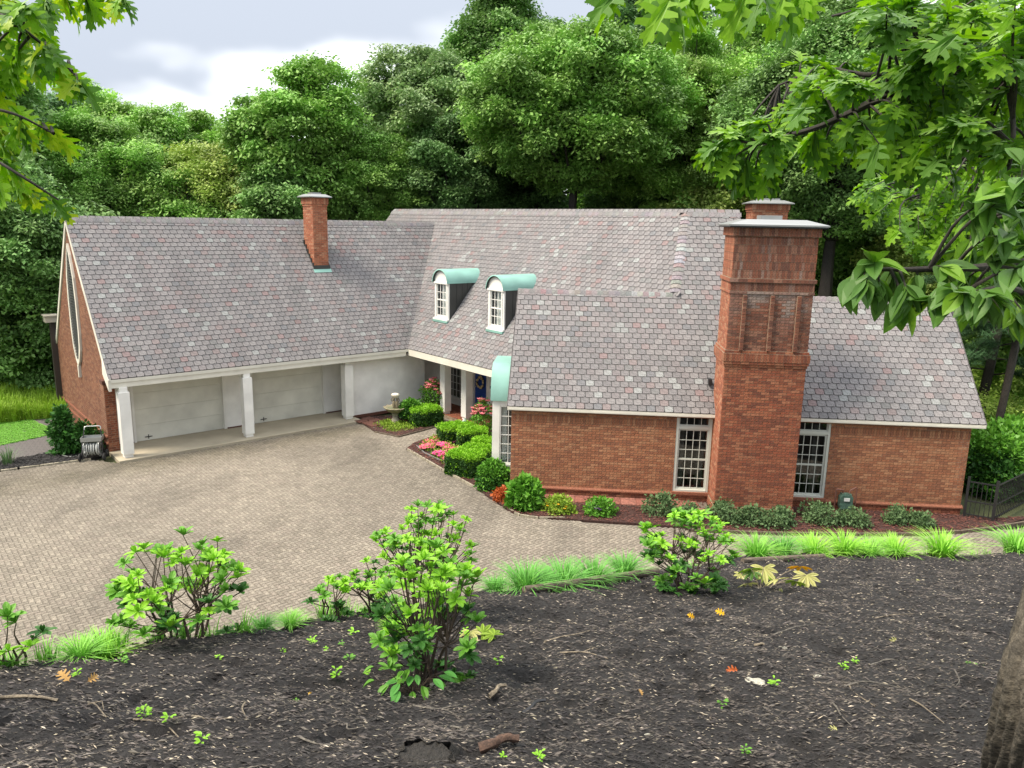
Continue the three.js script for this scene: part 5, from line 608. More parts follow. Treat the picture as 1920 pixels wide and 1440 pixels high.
  [[130, 1286, L.dead, 0.16, 'crumpled orange brown leaf at the left of the mulch'], [165, 1283, L.dead, 0.13, 'tan dead leaf beside the crumpled orange one'], [1302, 1158, L.yellow, 0.12, 'yellow leaf scrap left of the broken yellow stalk'], [1358, 1160, L.yellow, 0.16, 'yellow fallen leaf below the palmate plant'], [1382, 1265, L.red, 0.14, 'reddish dead leaf behind the flat white stone'], [1680, 1198, L.cream, 0.13, 'pale lobed leaf lying high on the right of the mulch'], [1568, 1366, L.cream, 0.1, 'cream oak leaf lying near the bottom right'], [1312, 1318, L.dead, 0.09, 'small tan leaf left of the green weed'], [1203, 1317, L.dead, 0.07, 'small orange leaf in the middle of the mulch'], [1720, 1090, L.cream, 0.16, 'pale leaf near the top right of the mulch'], [585, 1292, L.yellow, 0.05, 'tiny yellow leaf left of the tallest rhododendron'], [1460, 1108, L.cream, 0.14, 'curled pale leaf below the palmate plant']].forEach(([a, b, m, s, label], i) => { const o = tag(mesh('fallen_leaf', oakLeaves[i % 3], m, scene), label, 'fallen leaf'); o.position.copy(hit(a, b)).add(V(0, 0.045, 0)); o.rotation.set(-1.2 + R() * 0.5, R() * 0.8, R() * 6); o.scale.setScalar(s * 0.6); });
  const sp = hit(795, 1432), st = thing('tree_stump', 'rotting hollow tree stump at the bottom of the bank', 'stump', sp); const ring = new THREE.CylinderGeometry(0.15, 0.2, 0.07, 60, 4, true), rp = ring.attributes.position; for (let i = 0; i < rp.count; i++) { const a = Math.atan2(rp.getZ(i), rp.getX(i)), k = 1 + 0.14 * Math.sin(a * 5) + 0.08 * Math.sin(a * 13 + 1); rp.setX(i, rp.getX(i) * k); rp.setZ(i, rp.getZ(i) * k); if (rp.getY(i) > 0.04) rp.setY(i, rp.getY(i) + (noise2(Math.cos(a) * 2 + 9, Math.sin(a) * 2, 3) - 0.5) * 0.035); } ring.computeVertexNormals(); mesh('bark', ring, std(0.06, 0.052, 0.042, { map: grain2, bumpMap: rough1, bumpScale: 0.02, side: THREE.DoubleSide }), st); const top = new THREE.CircleGeometry(0.155, 60); top.rotateX(-Math.PI / 2); const tp = top.attributes.position; for (let i = 0; i < tp.count; i++) tp.setY(i, 0.02 + (hash2(i, 2, 9) - 0.5) * 0.02); top.computeVertexNormals(); mesh('rotten_top', top, std(0.045, 0.04, 0.034, { map: rep(grain, 2), bumpMap: rough1, bumpScale: 0.02 }), st); }
// -- clipped and loose shrubs made of small leaf sprays
function spray(n, r, len, seed, flat = 0.5) { const R = rng(seed), pos = []; for (let k = 0; k < n; k++) { const u = V(R() - 0.5, R() - 0.5, R() - 0.5).normalize(), c = u.clone().multiplyScalar(r * Math.cbrt(R())); c.y *= flat; const d = u.clone().add(V((R() - 0.5) * 1.2, 0.35 + (R() - 0.5) * 0.8, (R() - 0.5) * 1.2)).normalize(), s = d.clone().cross(V(R() - 0.5, R() - 0.5, R() - 0.5)).normalize(), l = len * (0.6 + R() * 0.7), w = l * 0.3, a = c, b = c.clone().addScaledVector(d, l * 0.5).addScaledVector(s, w), e = c.clone().addScaledVector(d, l), f = c.clone().addScaledVector(d, l * 0.5).addScaledVector(s, -w); pos.push(...[a, b, e, a, e, f].flatMap((v) => [v.x, v.y, v.z])); } const g = new THREE.BufferGeometry(); g.setAttribute('position', new THREE.Float32BufferAttribute(pos, 3)); g.computeVertexNormals(); return g; }
const boxSpray = spray(30, 0.05, 0.042, 1, 0.9), looseSpray = spray(22, 0.11, 0.075, 2, 0.8), broadSpray = spray(16, 0.13, 0.15, 3, 0.8), bigSpray = spray(20, 0.16, 0.12, 4, 0.8);
function bush(name, label, category, c, sx, sy, sz, ry, opts = {}) {
  const t = thing(name, label, category, c, opts.group), R = rng(opts.seed || 500), N = opts.n || 650, up = [], low = [], q = new THREE.Quaternion(); t.rotation.y = ry; const P = opts.power || 2;
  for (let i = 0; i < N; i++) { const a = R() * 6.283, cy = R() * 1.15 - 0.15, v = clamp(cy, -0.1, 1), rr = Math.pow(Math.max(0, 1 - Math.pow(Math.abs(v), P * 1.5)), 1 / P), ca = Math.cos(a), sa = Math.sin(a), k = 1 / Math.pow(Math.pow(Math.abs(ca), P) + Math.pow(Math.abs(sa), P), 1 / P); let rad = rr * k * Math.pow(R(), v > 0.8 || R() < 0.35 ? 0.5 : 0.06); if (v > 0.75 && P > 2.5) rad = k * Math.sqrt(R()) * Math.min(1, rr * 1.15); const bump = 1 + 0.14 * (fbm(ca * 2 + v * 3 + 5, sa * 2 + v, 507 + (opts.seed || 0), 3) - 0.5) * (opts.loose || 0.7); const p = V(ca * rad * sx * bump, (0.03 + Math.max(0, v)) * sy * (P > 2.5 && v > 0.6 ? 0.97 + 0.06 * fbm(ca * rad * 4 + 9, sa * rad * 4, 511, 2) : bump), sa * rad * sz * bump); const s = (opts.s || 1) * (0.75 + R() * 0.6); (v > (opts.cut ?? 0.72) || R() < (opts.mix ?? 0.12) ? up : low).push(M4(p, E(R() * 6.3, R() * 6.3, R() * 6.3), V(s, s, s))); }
  const g = opts.geo || boxSpray; if (up.length) inst('foliage', g, opts.top || L.box, up, t); if (low.length) inst('foliage', g, opts.side || L.boxShaded, low, t);  // tops bright, sides dark green: light and shade put into the leaf colours
  const core = new THREE.SphereGeometry(1, 14, 10), cp = core.attributes.position; for (let i = 0; i < cp.count; i++) { const x = cp.getX(i), y = cp.getY(i), z = cp.getZ(i), k = 1 / Math.pow(Math.abs(x) ** P + Math.abs(y) ** P + Math.abs(z) ** P, 1 / P) * 0.8; cp.setXYZ(i, x * k * sx, sy * 0.5 + y * k * sy * 0.5, z * k * sz); } core.computeVertexNormals(); if (!opts.noCore) mesh('dark_core', core, std(0.022, 0.03, 0.014), t);  // solid core, its near-black colour standing in for shade between the leaves
  return t;
}
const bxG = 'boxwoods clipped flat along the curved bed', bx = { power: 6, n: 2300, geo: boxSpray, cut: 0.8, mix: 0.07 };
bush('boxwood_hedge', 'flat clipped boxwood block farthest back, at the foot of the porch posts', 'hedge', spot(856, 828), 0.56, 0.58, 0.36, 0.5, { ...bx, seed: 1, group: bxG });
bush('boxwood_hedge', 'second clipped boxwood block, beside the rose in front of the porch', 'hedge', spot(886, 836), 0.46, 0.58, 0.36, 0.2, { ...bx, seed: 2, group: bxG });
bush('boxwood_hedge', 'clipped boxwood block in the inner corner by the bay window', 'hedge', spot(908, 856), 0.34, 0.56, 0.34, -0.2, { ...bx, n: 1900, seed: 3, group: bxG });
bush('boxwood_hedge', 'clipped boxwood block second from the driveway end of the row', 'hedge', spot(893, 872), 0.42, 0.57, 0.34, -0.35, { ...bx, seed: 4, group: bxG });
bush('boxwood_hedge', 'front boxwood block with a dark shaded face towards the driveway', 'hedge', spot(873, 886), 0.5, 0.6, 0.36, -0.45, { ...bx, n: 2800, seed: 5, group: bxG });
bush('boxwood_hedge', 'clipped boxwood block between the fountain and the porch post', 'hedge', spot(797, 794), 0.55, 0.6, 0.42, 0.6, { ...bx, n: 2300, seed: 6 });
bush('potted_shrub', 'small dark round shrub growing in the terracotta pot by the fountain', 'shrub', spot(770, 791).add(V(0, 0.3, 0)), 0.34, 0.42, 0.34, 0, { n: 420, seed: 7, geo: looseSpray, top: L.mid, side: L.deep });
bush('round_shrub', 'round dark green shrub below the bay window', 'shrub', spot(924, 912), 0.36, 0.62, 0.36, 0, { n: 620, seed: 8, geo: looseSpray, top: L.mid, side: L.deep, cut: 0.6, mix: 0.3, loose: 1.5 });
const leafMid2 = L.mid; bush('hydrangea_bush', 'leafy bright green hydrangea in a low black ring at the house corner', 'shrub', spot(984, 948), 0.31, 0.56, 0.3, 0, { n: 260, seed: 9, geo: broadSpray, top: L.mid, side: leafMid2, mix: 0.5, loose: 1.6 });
{ const p = spot(984, 948); tag(mesh('planter_ring', new THREE.TorusGeometry(0.34, 0.03, 8, 36).rotateX(Math.PI / 2).translate(0, 0.04, 0), mat.rubber, scene), 'low black planter ring round the foot of the hydrangea', 'planter ring').position.copy(p); }
function flowering(name, label, c, s, h, green, petals, nG, nF, seed, group, pr = 0.05) { const t = bush(name, label, 'flowering plant', c, s, h, s, seed, { n: nG, seed, geo: looseSpray, top: green, side: green, s: 0.9, group, noCore: true, loose: 2 }), R = rng(seed), l = []; for (let i = 0; i < nF; i++) { const a = R() * 6.28, r = Math.sqrt(R()) * s, y = h * (0.75 + 0.4 * R()) * (1 - 0.4 * (r / s) ** 2); for (let k = 0; k < 5; k++) { const b = k * 1.257, g = new THREE.SphereGeometry(pr * 0.55, 6, 4); g.scale(1, 0.35, 0.7); g.rotateZ(0.5); g.rotateY(b); g.translate(Math.cos(b) * pr * 0.5 + Math.cos(a) * r, y, -Math.sin(b) * pr * 0.5 + Math.sin(a) * r); l.push(g); } } stuff(mesh('blossoms', merge(l), petals, t)); return t; }
flowering('potted_rose', 'pink flowering geranium against the shaded porch wall behind the boxwood', spot(812, 772).add(V(0, 0.35, 0)), 0.42, 0.85, L.mid, L.rose, 100, 34, 521, null, 0.115); flowering('potted_rose', 'coral pink geranium between the blue door and the copper roofed bay', spot(906, 806), 0.42, 1.0, L.mid, L.rose, 100, 34, 522, null, 0.115);
const azG = 'pink bedding flowers in the black mulch'; const salmon = leafMat(0.8, 0.2, 0.27, 0.3), pk2 = leafMat(0.78, 0.11, 0.38, 0.3);
[[808, 834, salmon, 'salmon clump nearest the driveway tip of the bed'], [802, 843, salmon, 'salmon clump beside the grey plastic strip'], [835, 825, pk2, 'deep pink clump farthest back by the path'], [855, 832, pk2, 'deep pink clump next to the white bird ornament'], [830, 840, L.pink, 'bright pink clump in the middle of the patch'], [846, 846, salmon, 'salmon clump in front of the white bird ornament'], [826, 856, L.pink, 'pink clump low in the middle of the patch'], [842, 866, salmon, 'peach clump against the front boxwood block'], [822, 829, salmon, 'small salmon clump between the two back clumps']].forEach(([a, b, m, label], i) => flowering('azalea_clump', label, spot(a, b), 0.23, 0.16, L.lime, m, 12, 48, 530 + i, azG, 0.075));
flowering('red_leaved_plant', 'orange red leaved plant beside the hydrangea', spot(943, 936), 0.22, 0.24, L.red, L.red, 60, 14, 545); flowering('pansy_clump', 'yellow and violet flower clump before the tiled walk', spot(1047, 958), 0.32, 0.3, L.lime, L.yellow, 120, 12, 546, null, 0.045); flowering('pansy_clump', 'violet flower clump right of the yellow one before the tiled walk', spot(1125, 962), 0.34, 0.3, L.mid, L.purple, 130, 18, 547, null, 0.045);
stuff(inst('fountain_groundcover', spray(20, 0.12, 0.07, 5, 0.35), L.lime, (() => { const R = rng(551), l = [], P = xz([706, 800], [735, 812], [790, 803], [822, 797], [800, 786], [712, 793]); while (l.length < 260) { const x = lerp(-7.5, -4.5, R()), z = lerp(-27.5, -24.8, R()); if (inPoly(x, z, P)) l.push(M4(V(x, 0.07, z), E(0, R() * 6, 0), V(1, 1, 1).multiplyScalar(0.7 + R() * 0.5))); } return l; })(), scene));
const jG = 'low grey green shrubs in the red mulch along the front wall';
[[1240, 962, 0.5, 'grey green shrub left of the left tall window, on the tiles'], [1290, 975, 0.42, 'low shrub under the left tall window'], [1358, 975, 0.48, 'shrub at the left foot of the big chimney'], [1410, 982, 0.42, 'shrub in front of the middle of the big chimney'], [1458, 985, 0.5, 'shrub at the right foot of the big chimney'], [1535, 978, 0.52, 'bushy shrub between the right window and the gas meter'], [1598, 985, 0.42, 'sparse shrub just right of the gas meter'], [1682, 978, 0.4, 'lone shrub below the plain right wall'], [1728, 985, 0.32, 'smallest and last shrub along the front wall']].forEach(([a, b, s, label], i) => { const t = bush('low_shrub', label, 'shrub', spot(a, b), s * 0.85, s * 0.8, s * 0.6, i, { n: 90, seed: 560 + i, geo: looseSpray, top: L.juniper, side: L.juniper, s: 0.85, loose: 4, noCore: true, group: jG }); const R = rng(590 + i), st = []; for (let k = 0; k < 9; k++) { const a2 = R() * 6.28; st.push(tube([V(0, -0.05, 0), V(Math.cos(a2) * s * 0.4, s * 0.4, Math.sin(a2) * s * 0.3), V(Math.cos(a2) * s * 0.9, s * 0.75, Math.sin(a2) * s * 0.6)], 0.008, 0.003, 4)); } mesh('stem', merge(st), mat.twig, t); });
bush('climbing_ivy', 'dark glossy ivy clump climbing the back corner of the garage wall', 'ivy', onY(122, 852), 0.24, 1.3, 0.2, 0.8, { n: 120, seed: 571, geo: bigSpray, top: L.deep, side: L.deep, loose: 3, noCore: true }); bush('small_ivy', 'thin ivy sprig on the garage wall behind the hose cart', 'ivy', onY(160, 850), 0.45, 0.8, 0.25, 0.8, { n: 110, seed: 572, geo: bigSpray, top: L.deep, side: L.deep, loose: 4, noCore: true });
{ const o = tag(mesh('spiky_plant', bladeClump(60, 0.6, 0.35, 9, 0.012), L.juniper, scene), 'spiky grassy plant in the black bed beside the asphalt path', 'plant'); o.position.copy(onY(16, 872)); }
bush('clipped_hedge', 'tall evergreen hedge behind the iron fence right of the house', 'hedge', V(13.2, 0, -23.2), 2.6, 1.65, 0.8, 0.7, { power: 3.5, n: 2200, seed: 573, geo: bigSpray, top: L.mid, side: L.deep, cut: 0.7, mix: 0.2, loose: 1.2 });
// ================================================================ trees
function canopy(n, r, len, seed, flat) { const R = rng(seed), pos = []; for (let k = 0; k < n; k++) { const u = V(R() - 0.5, R() - 0.5, R() - 0.5).normalize(), c = u.multiplyScalar(r * Math.cbrt(R())); c.y *= flat; const a = R() * 6.283, d = V(Math.cos(a), -0.5 + (R() - 0.5) * 1.1, Math.sin(a)).normalize(), s = V(-Math.sin(a), (R() - 0.5) * 0.9, Math.cos(a)).normalize(), l = len * (0.6 + R() * 0.7), w = l * 0.3, b = c.clone().addScaledVector(d, l * 0.5).addScaledVector(s, w), e = c.clone().addScaledVector(d, l), f = c.clone().addScaledVector(d, l * 0.5).addScaledVector(s, -w); pos.push(...[c, e, b, c, f, e].flatMap((v) => [v.x, v.y, v.z])); } const g = new THREE.BufferGeometry(); g.setAttribute('position', new THREE.Float32BufferAttribute(pos, 3)); g.computeVertexNormals(); return g; }
const canopySpray = [canopy(80, 0.6, 0.165, 11, 0.5), canopy(74, 0.55, 0.15, 12, 0.65), canopy(84, 0.62, 0.18, 13, 0.4)];
const dir = (px) => { const d = ray(px, 400); d.y = 0; return d.normalize(); };
const crownMats = [[0.248, 0.452, 0.093], [0.206, 0.378, 0.104], [0.313, 0.519, 0.113], [0.164, 0.314, 0.123], [0.396, 0.532, 0.132], [0.156, 0.299, 0.093], [0.281, 0.426, 0.169]].map((c) => leafMat(...c, 0.45, 0.6));
function tree(name, label, px, topPx, widthPx, dist, o = {}) {
  const d = dir(px), base = C0.clone().addScaledVector(d, dist); base.y = -0.05; const tp = ray(px, topPx), h = C0.y + tp.y / Math.hypot(tp.x, tp.z) * dist, w = widthPx / F * dist, R = rng(o.seed || px * 7 + 3);
  const t = thing(name, label, 'tree', base), lo = o.low ?? 0.22, c = V(0, h * (lo + 1) / 2, 0), ry = h * (1 - lo) / 2, rx = w / 2, lean = o.lean || 0;
  const wood = [], trunkTop = V(lean * h, h * (o.fork ?? 0.42), 0), tr = (o.trunk || 0.013 * h + 0.03);
  const stems = o.stems || 1; const heads = [];
  for (let s = 0; s < stems; s++) { const off = stems > 1 ? V(Math.cos(s * 2.2) * rx * 0.25, 0, Math.sin(s * 2.2) * rx * 0.2) : V(0, 0, 0), top = trunkTop.clone().add(off.clone().multiplyScalar(1.6)); wood.push(tube(curve([V(off.x * 0.15, -0.4, off.z * 0.15), V(off.x * 0.6 + (R() - 0.5) * 0.4 + lean * h * 0.3, top.y * 0.5, off.z * 0.6), top], 8), tr / Math.sqrt(stems) * 1.1, tr * 0.62 / Math.sqrt(stems), 8, 0.2, s)); heads.push(top); }
  const pads = [], n = Math.round((o.pads || 46) * 3.2);
  for (let i = 0; i < n; i++) { const u = i / n, y = 1 - 2 * (u + 0.5 / n), r = Math.sqrt(1 - y * y), a = i * 2.39996 + R() * 0.5, rag = 0.62 + 0.78 * fbm(Math.cos(a) * 1.6 + px, Math.sin(a) * 1.6 + y * 2.2, 905, 3), k = (0.42 + 0.6 * Math.sqrt(R()) * (0.8 + 0.35 * R())) * rag, taper = o.shape === 'vase' ? 0.72 + 0.28 * (y + 1) : o.shape === 'egg' ? 1.05 - 0.3 * y : 1; pads.push(V(Math.cos(a) * r * k * rx * taper + lean * h * 0.4, c.y + y * ry * (y > 0.3 ? (0.6 + 0.38 * R()) * (0.55 + 0.45 * rag) : 0.6 + 0.38 * R()), Math.sin(a) * r * k * rx * 0.85 * taper)); }
  const mats = [[], [], []]; const cols = [[], [], []], leafK = 0.74 + 0.5 * hash2(Math.round(px), 5, 3);
  for (const p of pads) {
    const head = heads[Math.floor(R() * heads.length)], from = head.clone().multiplyScalar(p.y > head.y ? 1 : clamp(p.y / head.y * 0.85, 0.35, 1)), mid = from.clone().lerp(p, 0.5).add(V(0, -0.04 * h * R(), 0).add(V((R() - 0.5) * 0.7, 0, (R() - 0.5) * 0.7)));
    if (R() < 0.45) wood.push(tube(curve([from, mid, p], 6), tr * 0.34, 0.02, 5, 0.2, 3));
    const pr = (o.padR || 0.2) * 0.56 * Math.min(w, h * 0.9) * (0.35 + R() * 1.1), cnt = Math.round((o.dens || 36) * pr * pr * 0.88 + 4), tone = 0.75 + R() * 0.5, ax = 0.8 + R() * 0.7, az = 0.8 + R() * 0.7, tl = (R() - 0.5) * 0.7;
    for (let k = 0; k < cnt; k++) { const v = V(R() - 0.5, R() - 0.42, R() - 0.5).normalize(), q = v.clone().multiplyScalar(pr * (0.15 + 0.95 * Math.pow(R(), 0.75))); q.x *= ax; q.z *= az; q.y = q.y * 0.6 - 0.06 * (q.x * q.x + q.z * q.z) / Math.max(pr, 0.5) + q.x * tl; q.add(p); const s = (0.8 + R() * 0.6) * (o.leaf || 1) * leafK * (0.72 + dist * 0.007), g = Math.floor(R() * 3); mats[g].push(M4(q, E((R() - 0.5) * 0.9, R() * 6.28, (R() - 0.5) * 0.9), V(s, s, s))); const j = tone * (0.85 + R() * 0.3); cols[g].push(new THREE.Color(j * (0.95 + R() * 0.12), j, j * (0.9 + R() * 0.2))); }
  }
  mesh('trunk', merge(wood), o.bark || mat.darkBark, t); const cg = new THREE.Group(); cg.name = 'crown'; t.add(cg);
  for (let g = 0; g < 3; g++) if (mats[g].length) inst('foliage', canopySpray[g], crownMats[o.m || 0], mats[g], cg, cols[g]);
  return t;
}
const TR = [
  ['far_tree', 'broad rounded light green tree at the left, rising behind the lobed leaves', 195, 172, 235, 62, { m: 2 }],
  ['far_tree', 'darker crown just right of the broad rounded tree', 300, 172, 120, 58, { m: 0, pads: 34 }],
  ['far_tree', 'small pointed crown beside the gap of low sky', 366, 192, 110, 60, { m: 2, pads: 30 }],
  ['faint_tree', 'faint thin tree top standing alone in the low sky gap', 446, 214, 62, 74, { m: 2, pads: 20, dens: 22 }],
  ['dense_tree', 'large dense tree with a pale bent trunk above the garage ridge', 170, 215, 300, 46, { m: 0, bark: mat.paleBark }],
  ['olive_tree', 'yellowish tree with bare grey limbs above the garage ridge', 425, 252, 250, 44, { m: 4, bark: mat.paleBark, fork: 0.36, dens: 26, leaf: 0.85 }],
  ['dark_tree', 'dark bluish tree whose thin top shows between the hanging lobed leaves', 55, 130, 210, 50, { m: 3, dens: 22, leaf: 0.8 }],
  ['near_tree', 'dense dark tree close behind the garage gable', 20, 300, 250, 36, { m: 1, low: 0.05 }],
  ['upright_tree', 'tall upright forked tree behind the garage chimney', 572, 108, 215, 42, { m: 0, shape: 'vase', fork: 0.36, low: 0.3, pads: 60, padR: 0.15, dens: 32, leaf: 0.85 }],
  ['multi_stem_tree', 'multi stemmed dark tree between the two tall ones', 705, 225, 160, 42, { m: 0, stems: 4, fork: 0.6, low: 0.48, dens: 17, leaf: 0.85 }],
  ['airy_tree', 'airy grey green tree with a leaning pale trunk against the bright cloud', 795, 72, 250, 46, { m: 6, bark: mat.paleBark, low: 0.46, fork: 0.6, lean: 0.02, padR: 0.16, dens: 20, leaf: 0.9 }],
  ['dark_tree', 'dark tree filling the space left of the biggest crown', 860, 190, 190, 42, { m: 5, low: 0.1 }],
  ['big_tree', 'biggest oak shaped crown over the middle of the long ridge', 1075, 48, 360, 38, { m: 0, low: 0.56, fork: 0.56, pads: 60, padR: 0.16, dens: 34, trunk: 0.32 }],
  ['tall_tree', 'tall dark tree leaving the frame left of the biggest crown', 945, -70, 200, 50, { m: 1, pads: 52 }],
  ['tall_tree', 'tall tree whose top leaves the frame right of the biggest crown', 1200, -80, 260, 52, { m: 3, pads: 54 }],
  ['leafy_tree', 'bright leafy tree behind the ridge hip', 1310, 20, 290, 43, { m: 2, pads: 56, low: 0.14 }],
  ['tall_tree', 'tall tree above the big chimney, partly behind the near boughs', 1450, -60, 280, 48, { m: 0, pads: 54 }],
  ['oak_like_tree', 'thick dark trunked tree right behind the big chimney', 1562, -30, 300, 36, { m: 1, low: 0.42, fork: 0.4, trunk: 0.36, dens: 34 }],
  ['tall_tree', 'tall tree behind the near boughs over the right roof', 1735, -20, 300, 44, { m: 0, pads: 50 }],
  ['tall_tree', 'tall tree at the right edge beyond the hedge', 1900, 20, 300, 40, { m: 2, pads: 50, low: 0.1 }],
  ['small_tree', 'low leafy tree just above the left part of the long ridge', 660, 300, 150, 47, { m: 0, low: 0.05, pads: 36 }],
  ['small_tree', 'low dark tree left of the garage chimney', 510, 292, 150, 40, { m: 1, low: 0.05, pads: 36 }],
  ['small_tree', 'low tree left of the trunk of the biggest crown', 985, 262, 170, 44, { m: 5, low: 0.02, pads: 36 }],
  ['small_tree', 'shaded low tree right of the trunk of the biggest crown', 1190, 250, 190, 44, { m: 1, low: 0.02, pads: 40 }],
  ['small_tree', 'light low tree left of the rear chimney', 1350, 262, 170, 40, { m: 4, low: 0.02, pads: 36 }],
  ['small_tree', 'low tree in the gap between big chimney and near boughs', 1650, 270, 220, 42, { m: 0, low: 0.02, pads: 40 }],
  ['small_tree', 'low bright tree above the right roof end', 1790, 330, 200, 38, { m: 4, low: 0.02, pads: 40 }],
  ['small_tree', 'low tree right of the pine trunk', 1960, 420, 200, 34, { m: 2, low: 0.02, pads: 36 }],
  ['small_tree', 'small leafy tree filling the foot of the broad rounded one', 255, 300, 180, 48, { m: 1, low: 0.02, pads: 36 }],
  ['small_tree', 'small tree above the garage ridge, left of the olive one', 345, 318, 150, 42, { m: 0, low: 0.02, pads: 34 }],
  ['small_tree', 'small tree behind the meadow at the left edge', 60, 470, 170, 42, { m: 3, low: 0.02, pads: 34 }],
  ['edge_tree', 'tall tree beyond the left edge behind the hanging leaves', -90, 60, 300, 46, { m: 1 }],
  ['edge_tree', 'tall tree beyond the right edge', 2090, 60, 300, 42, { m: 0 }],
];
TR.forEach((a, i) => tree(a[0], a[1], a[2], a[3], a[4], a[5], { ...a[6], seed: 700 + i * 13 }));
// the woods behind and below the crowns, too deep to tell apart
{ const R = rng(801), l = [], cs = [], wood = []; for (let i = 0; i < 22000; i++) { const px = -250 + R() * 2450, d = dir(px), dist = 47 + R() * 34, p = C0.clone().addScaledVector(d, dist), hh = 4 + 9 * fbm(px * 0.012, 3, 803, 3), y = hh * Math.pow(R(), 0.7); p.y = y; const s = 1.5 + R(); l.push(M4(p, E((R() - 0.5), R() * 6.28, (R() - 0.5)), V(s, s, s))); const j = 1.1 + 0.6 * fbm(px * 0.03, y * 0.5, 805, 3); cs.push(new THREE.Color(j, j, j)); } for (let i = 0; i < 60; i++) { const d = dir(-250 + R() * 2450), p = C0.clone().addScaledVector(d, 48 + R() * 30); wood.push(tube([V(p.x, -0.3, p.z), V(p.x + R() - 0.5, 5, p.z), V(p.x + 1.5 * (R() - 0.5), 10, p.z)], 0.18, 0.09, 6)); }
  const w = inst('deep_woods', canopySpray[0], crownMats[2], l, scene, cs); stuff(mesh('deep_woods_trunks', merge(wood), mat.darkBark, scene));
  const u = [], uc = []; const clump = (px, dist, hgt, wide, n, tone) => { const c = C0.clone().addScaledVector(dir(px), dist); for (let i = 0; i < n; i++) { const a = R() * 6.28, r = Math.sqrt(R()) * wide, y = hgt * R() * (1 - (r / wide) ** 2 * 0.6); u.push(M4(V(c.x + Math.cos(a) * r, y, c.z + Math.sin(a) * r), E(R() - 0.5, R() * 6.28, R() - 0.5), V(0.7, 0.7, 0.7))); const j = tone * (0.8 + R() * 0.4); uc.push(new THREE.Color(j, j, j * 0.9)); } };
  for (const [px, d, h, w2, n, t] of [[20, 45, 2.6, 3, 220, 1.3], [75, 46, 2.2, 2.6, 200, 1.4], [105, 45, 3.2, 2.5, 240, 1.1], [-40, 46, 3.5, 3, 240, 1.1], [50, 50, 5, 4, 300, 0.9], [1850, 30, 2.4, 2, 200, 1.4], [1800, 36, 3.5, 3, 260, 1.1], [1900, 34, 3.8, 3, 260, 1.3], [1960, 30, 3, 3, 200, 1.2], [1830, 44, 6, 4, 320, 1.2], [1930, 44, 6, 4, 320, 1.2], [1760, 40, 5, 4, 300, 1.0], [870, 47, 9, 4, 520, 0.85], [960, 46, 9.5, 4, 560, 0.8], [1050, 49, 10, 4, 560, 0.95], [1140, 48, 9.5, 4, 560, 0.85], [1240, 47, 9, 4, 520, 0.95], [760, 50, 9.5, 4, 480, 0.9]]) clump(px, d, h, w2, n, t);
  inst('undergrowth', canopySpray[2], crownMats[4], u, scene, uc); }
// meadow grass beyond the lawn
{ const R = rng(811), l = [], cs = []; const g = bladeClump(26, 0.5, 0.35, 15, 0.014); while (l.length < 5200) { const px = -160 + R() * 300, dist = 31.5 + R() * 14, p = C0.clone().addScaledVector(dir(px), dist); p.y = -0.05; l.push(M4(p, E(0, R() * 6.28, 0), V(1, 0.7 + R() * 0.7, 1).multiplyScalar(0.8 + R() * 0.6))); const j = 0.65 + 0.75 * fbm(p.x * 0.5, p.z * 0.5, 813, 3); cs.push(new THREE.Color(j * 1.05, j, j * 0.8)); } inst('meadow_grass', g, L.grassFar, l, scene, cs);
  const k = []; const lg = bladeClump(14, 0.05, 0.04, 16, 0.004); const LP = [...xz([-80, 845], [0, 836], [112, 812]), A2(3.5, -34), ...xz([110, 783], [-80, 800])]; let tries = 0; while (k.length < 7000 && tries++ < 60000) { const x = lerp(-24, -14, R()), z = lerp(-30, -20, R()); if (inPoly(x, z, LP)) k.push(M4(V(x, -0.005, z), E(0, R() * 6.28, 0))); } inst('lawn_grass', lg, L.grass, k, scene); }
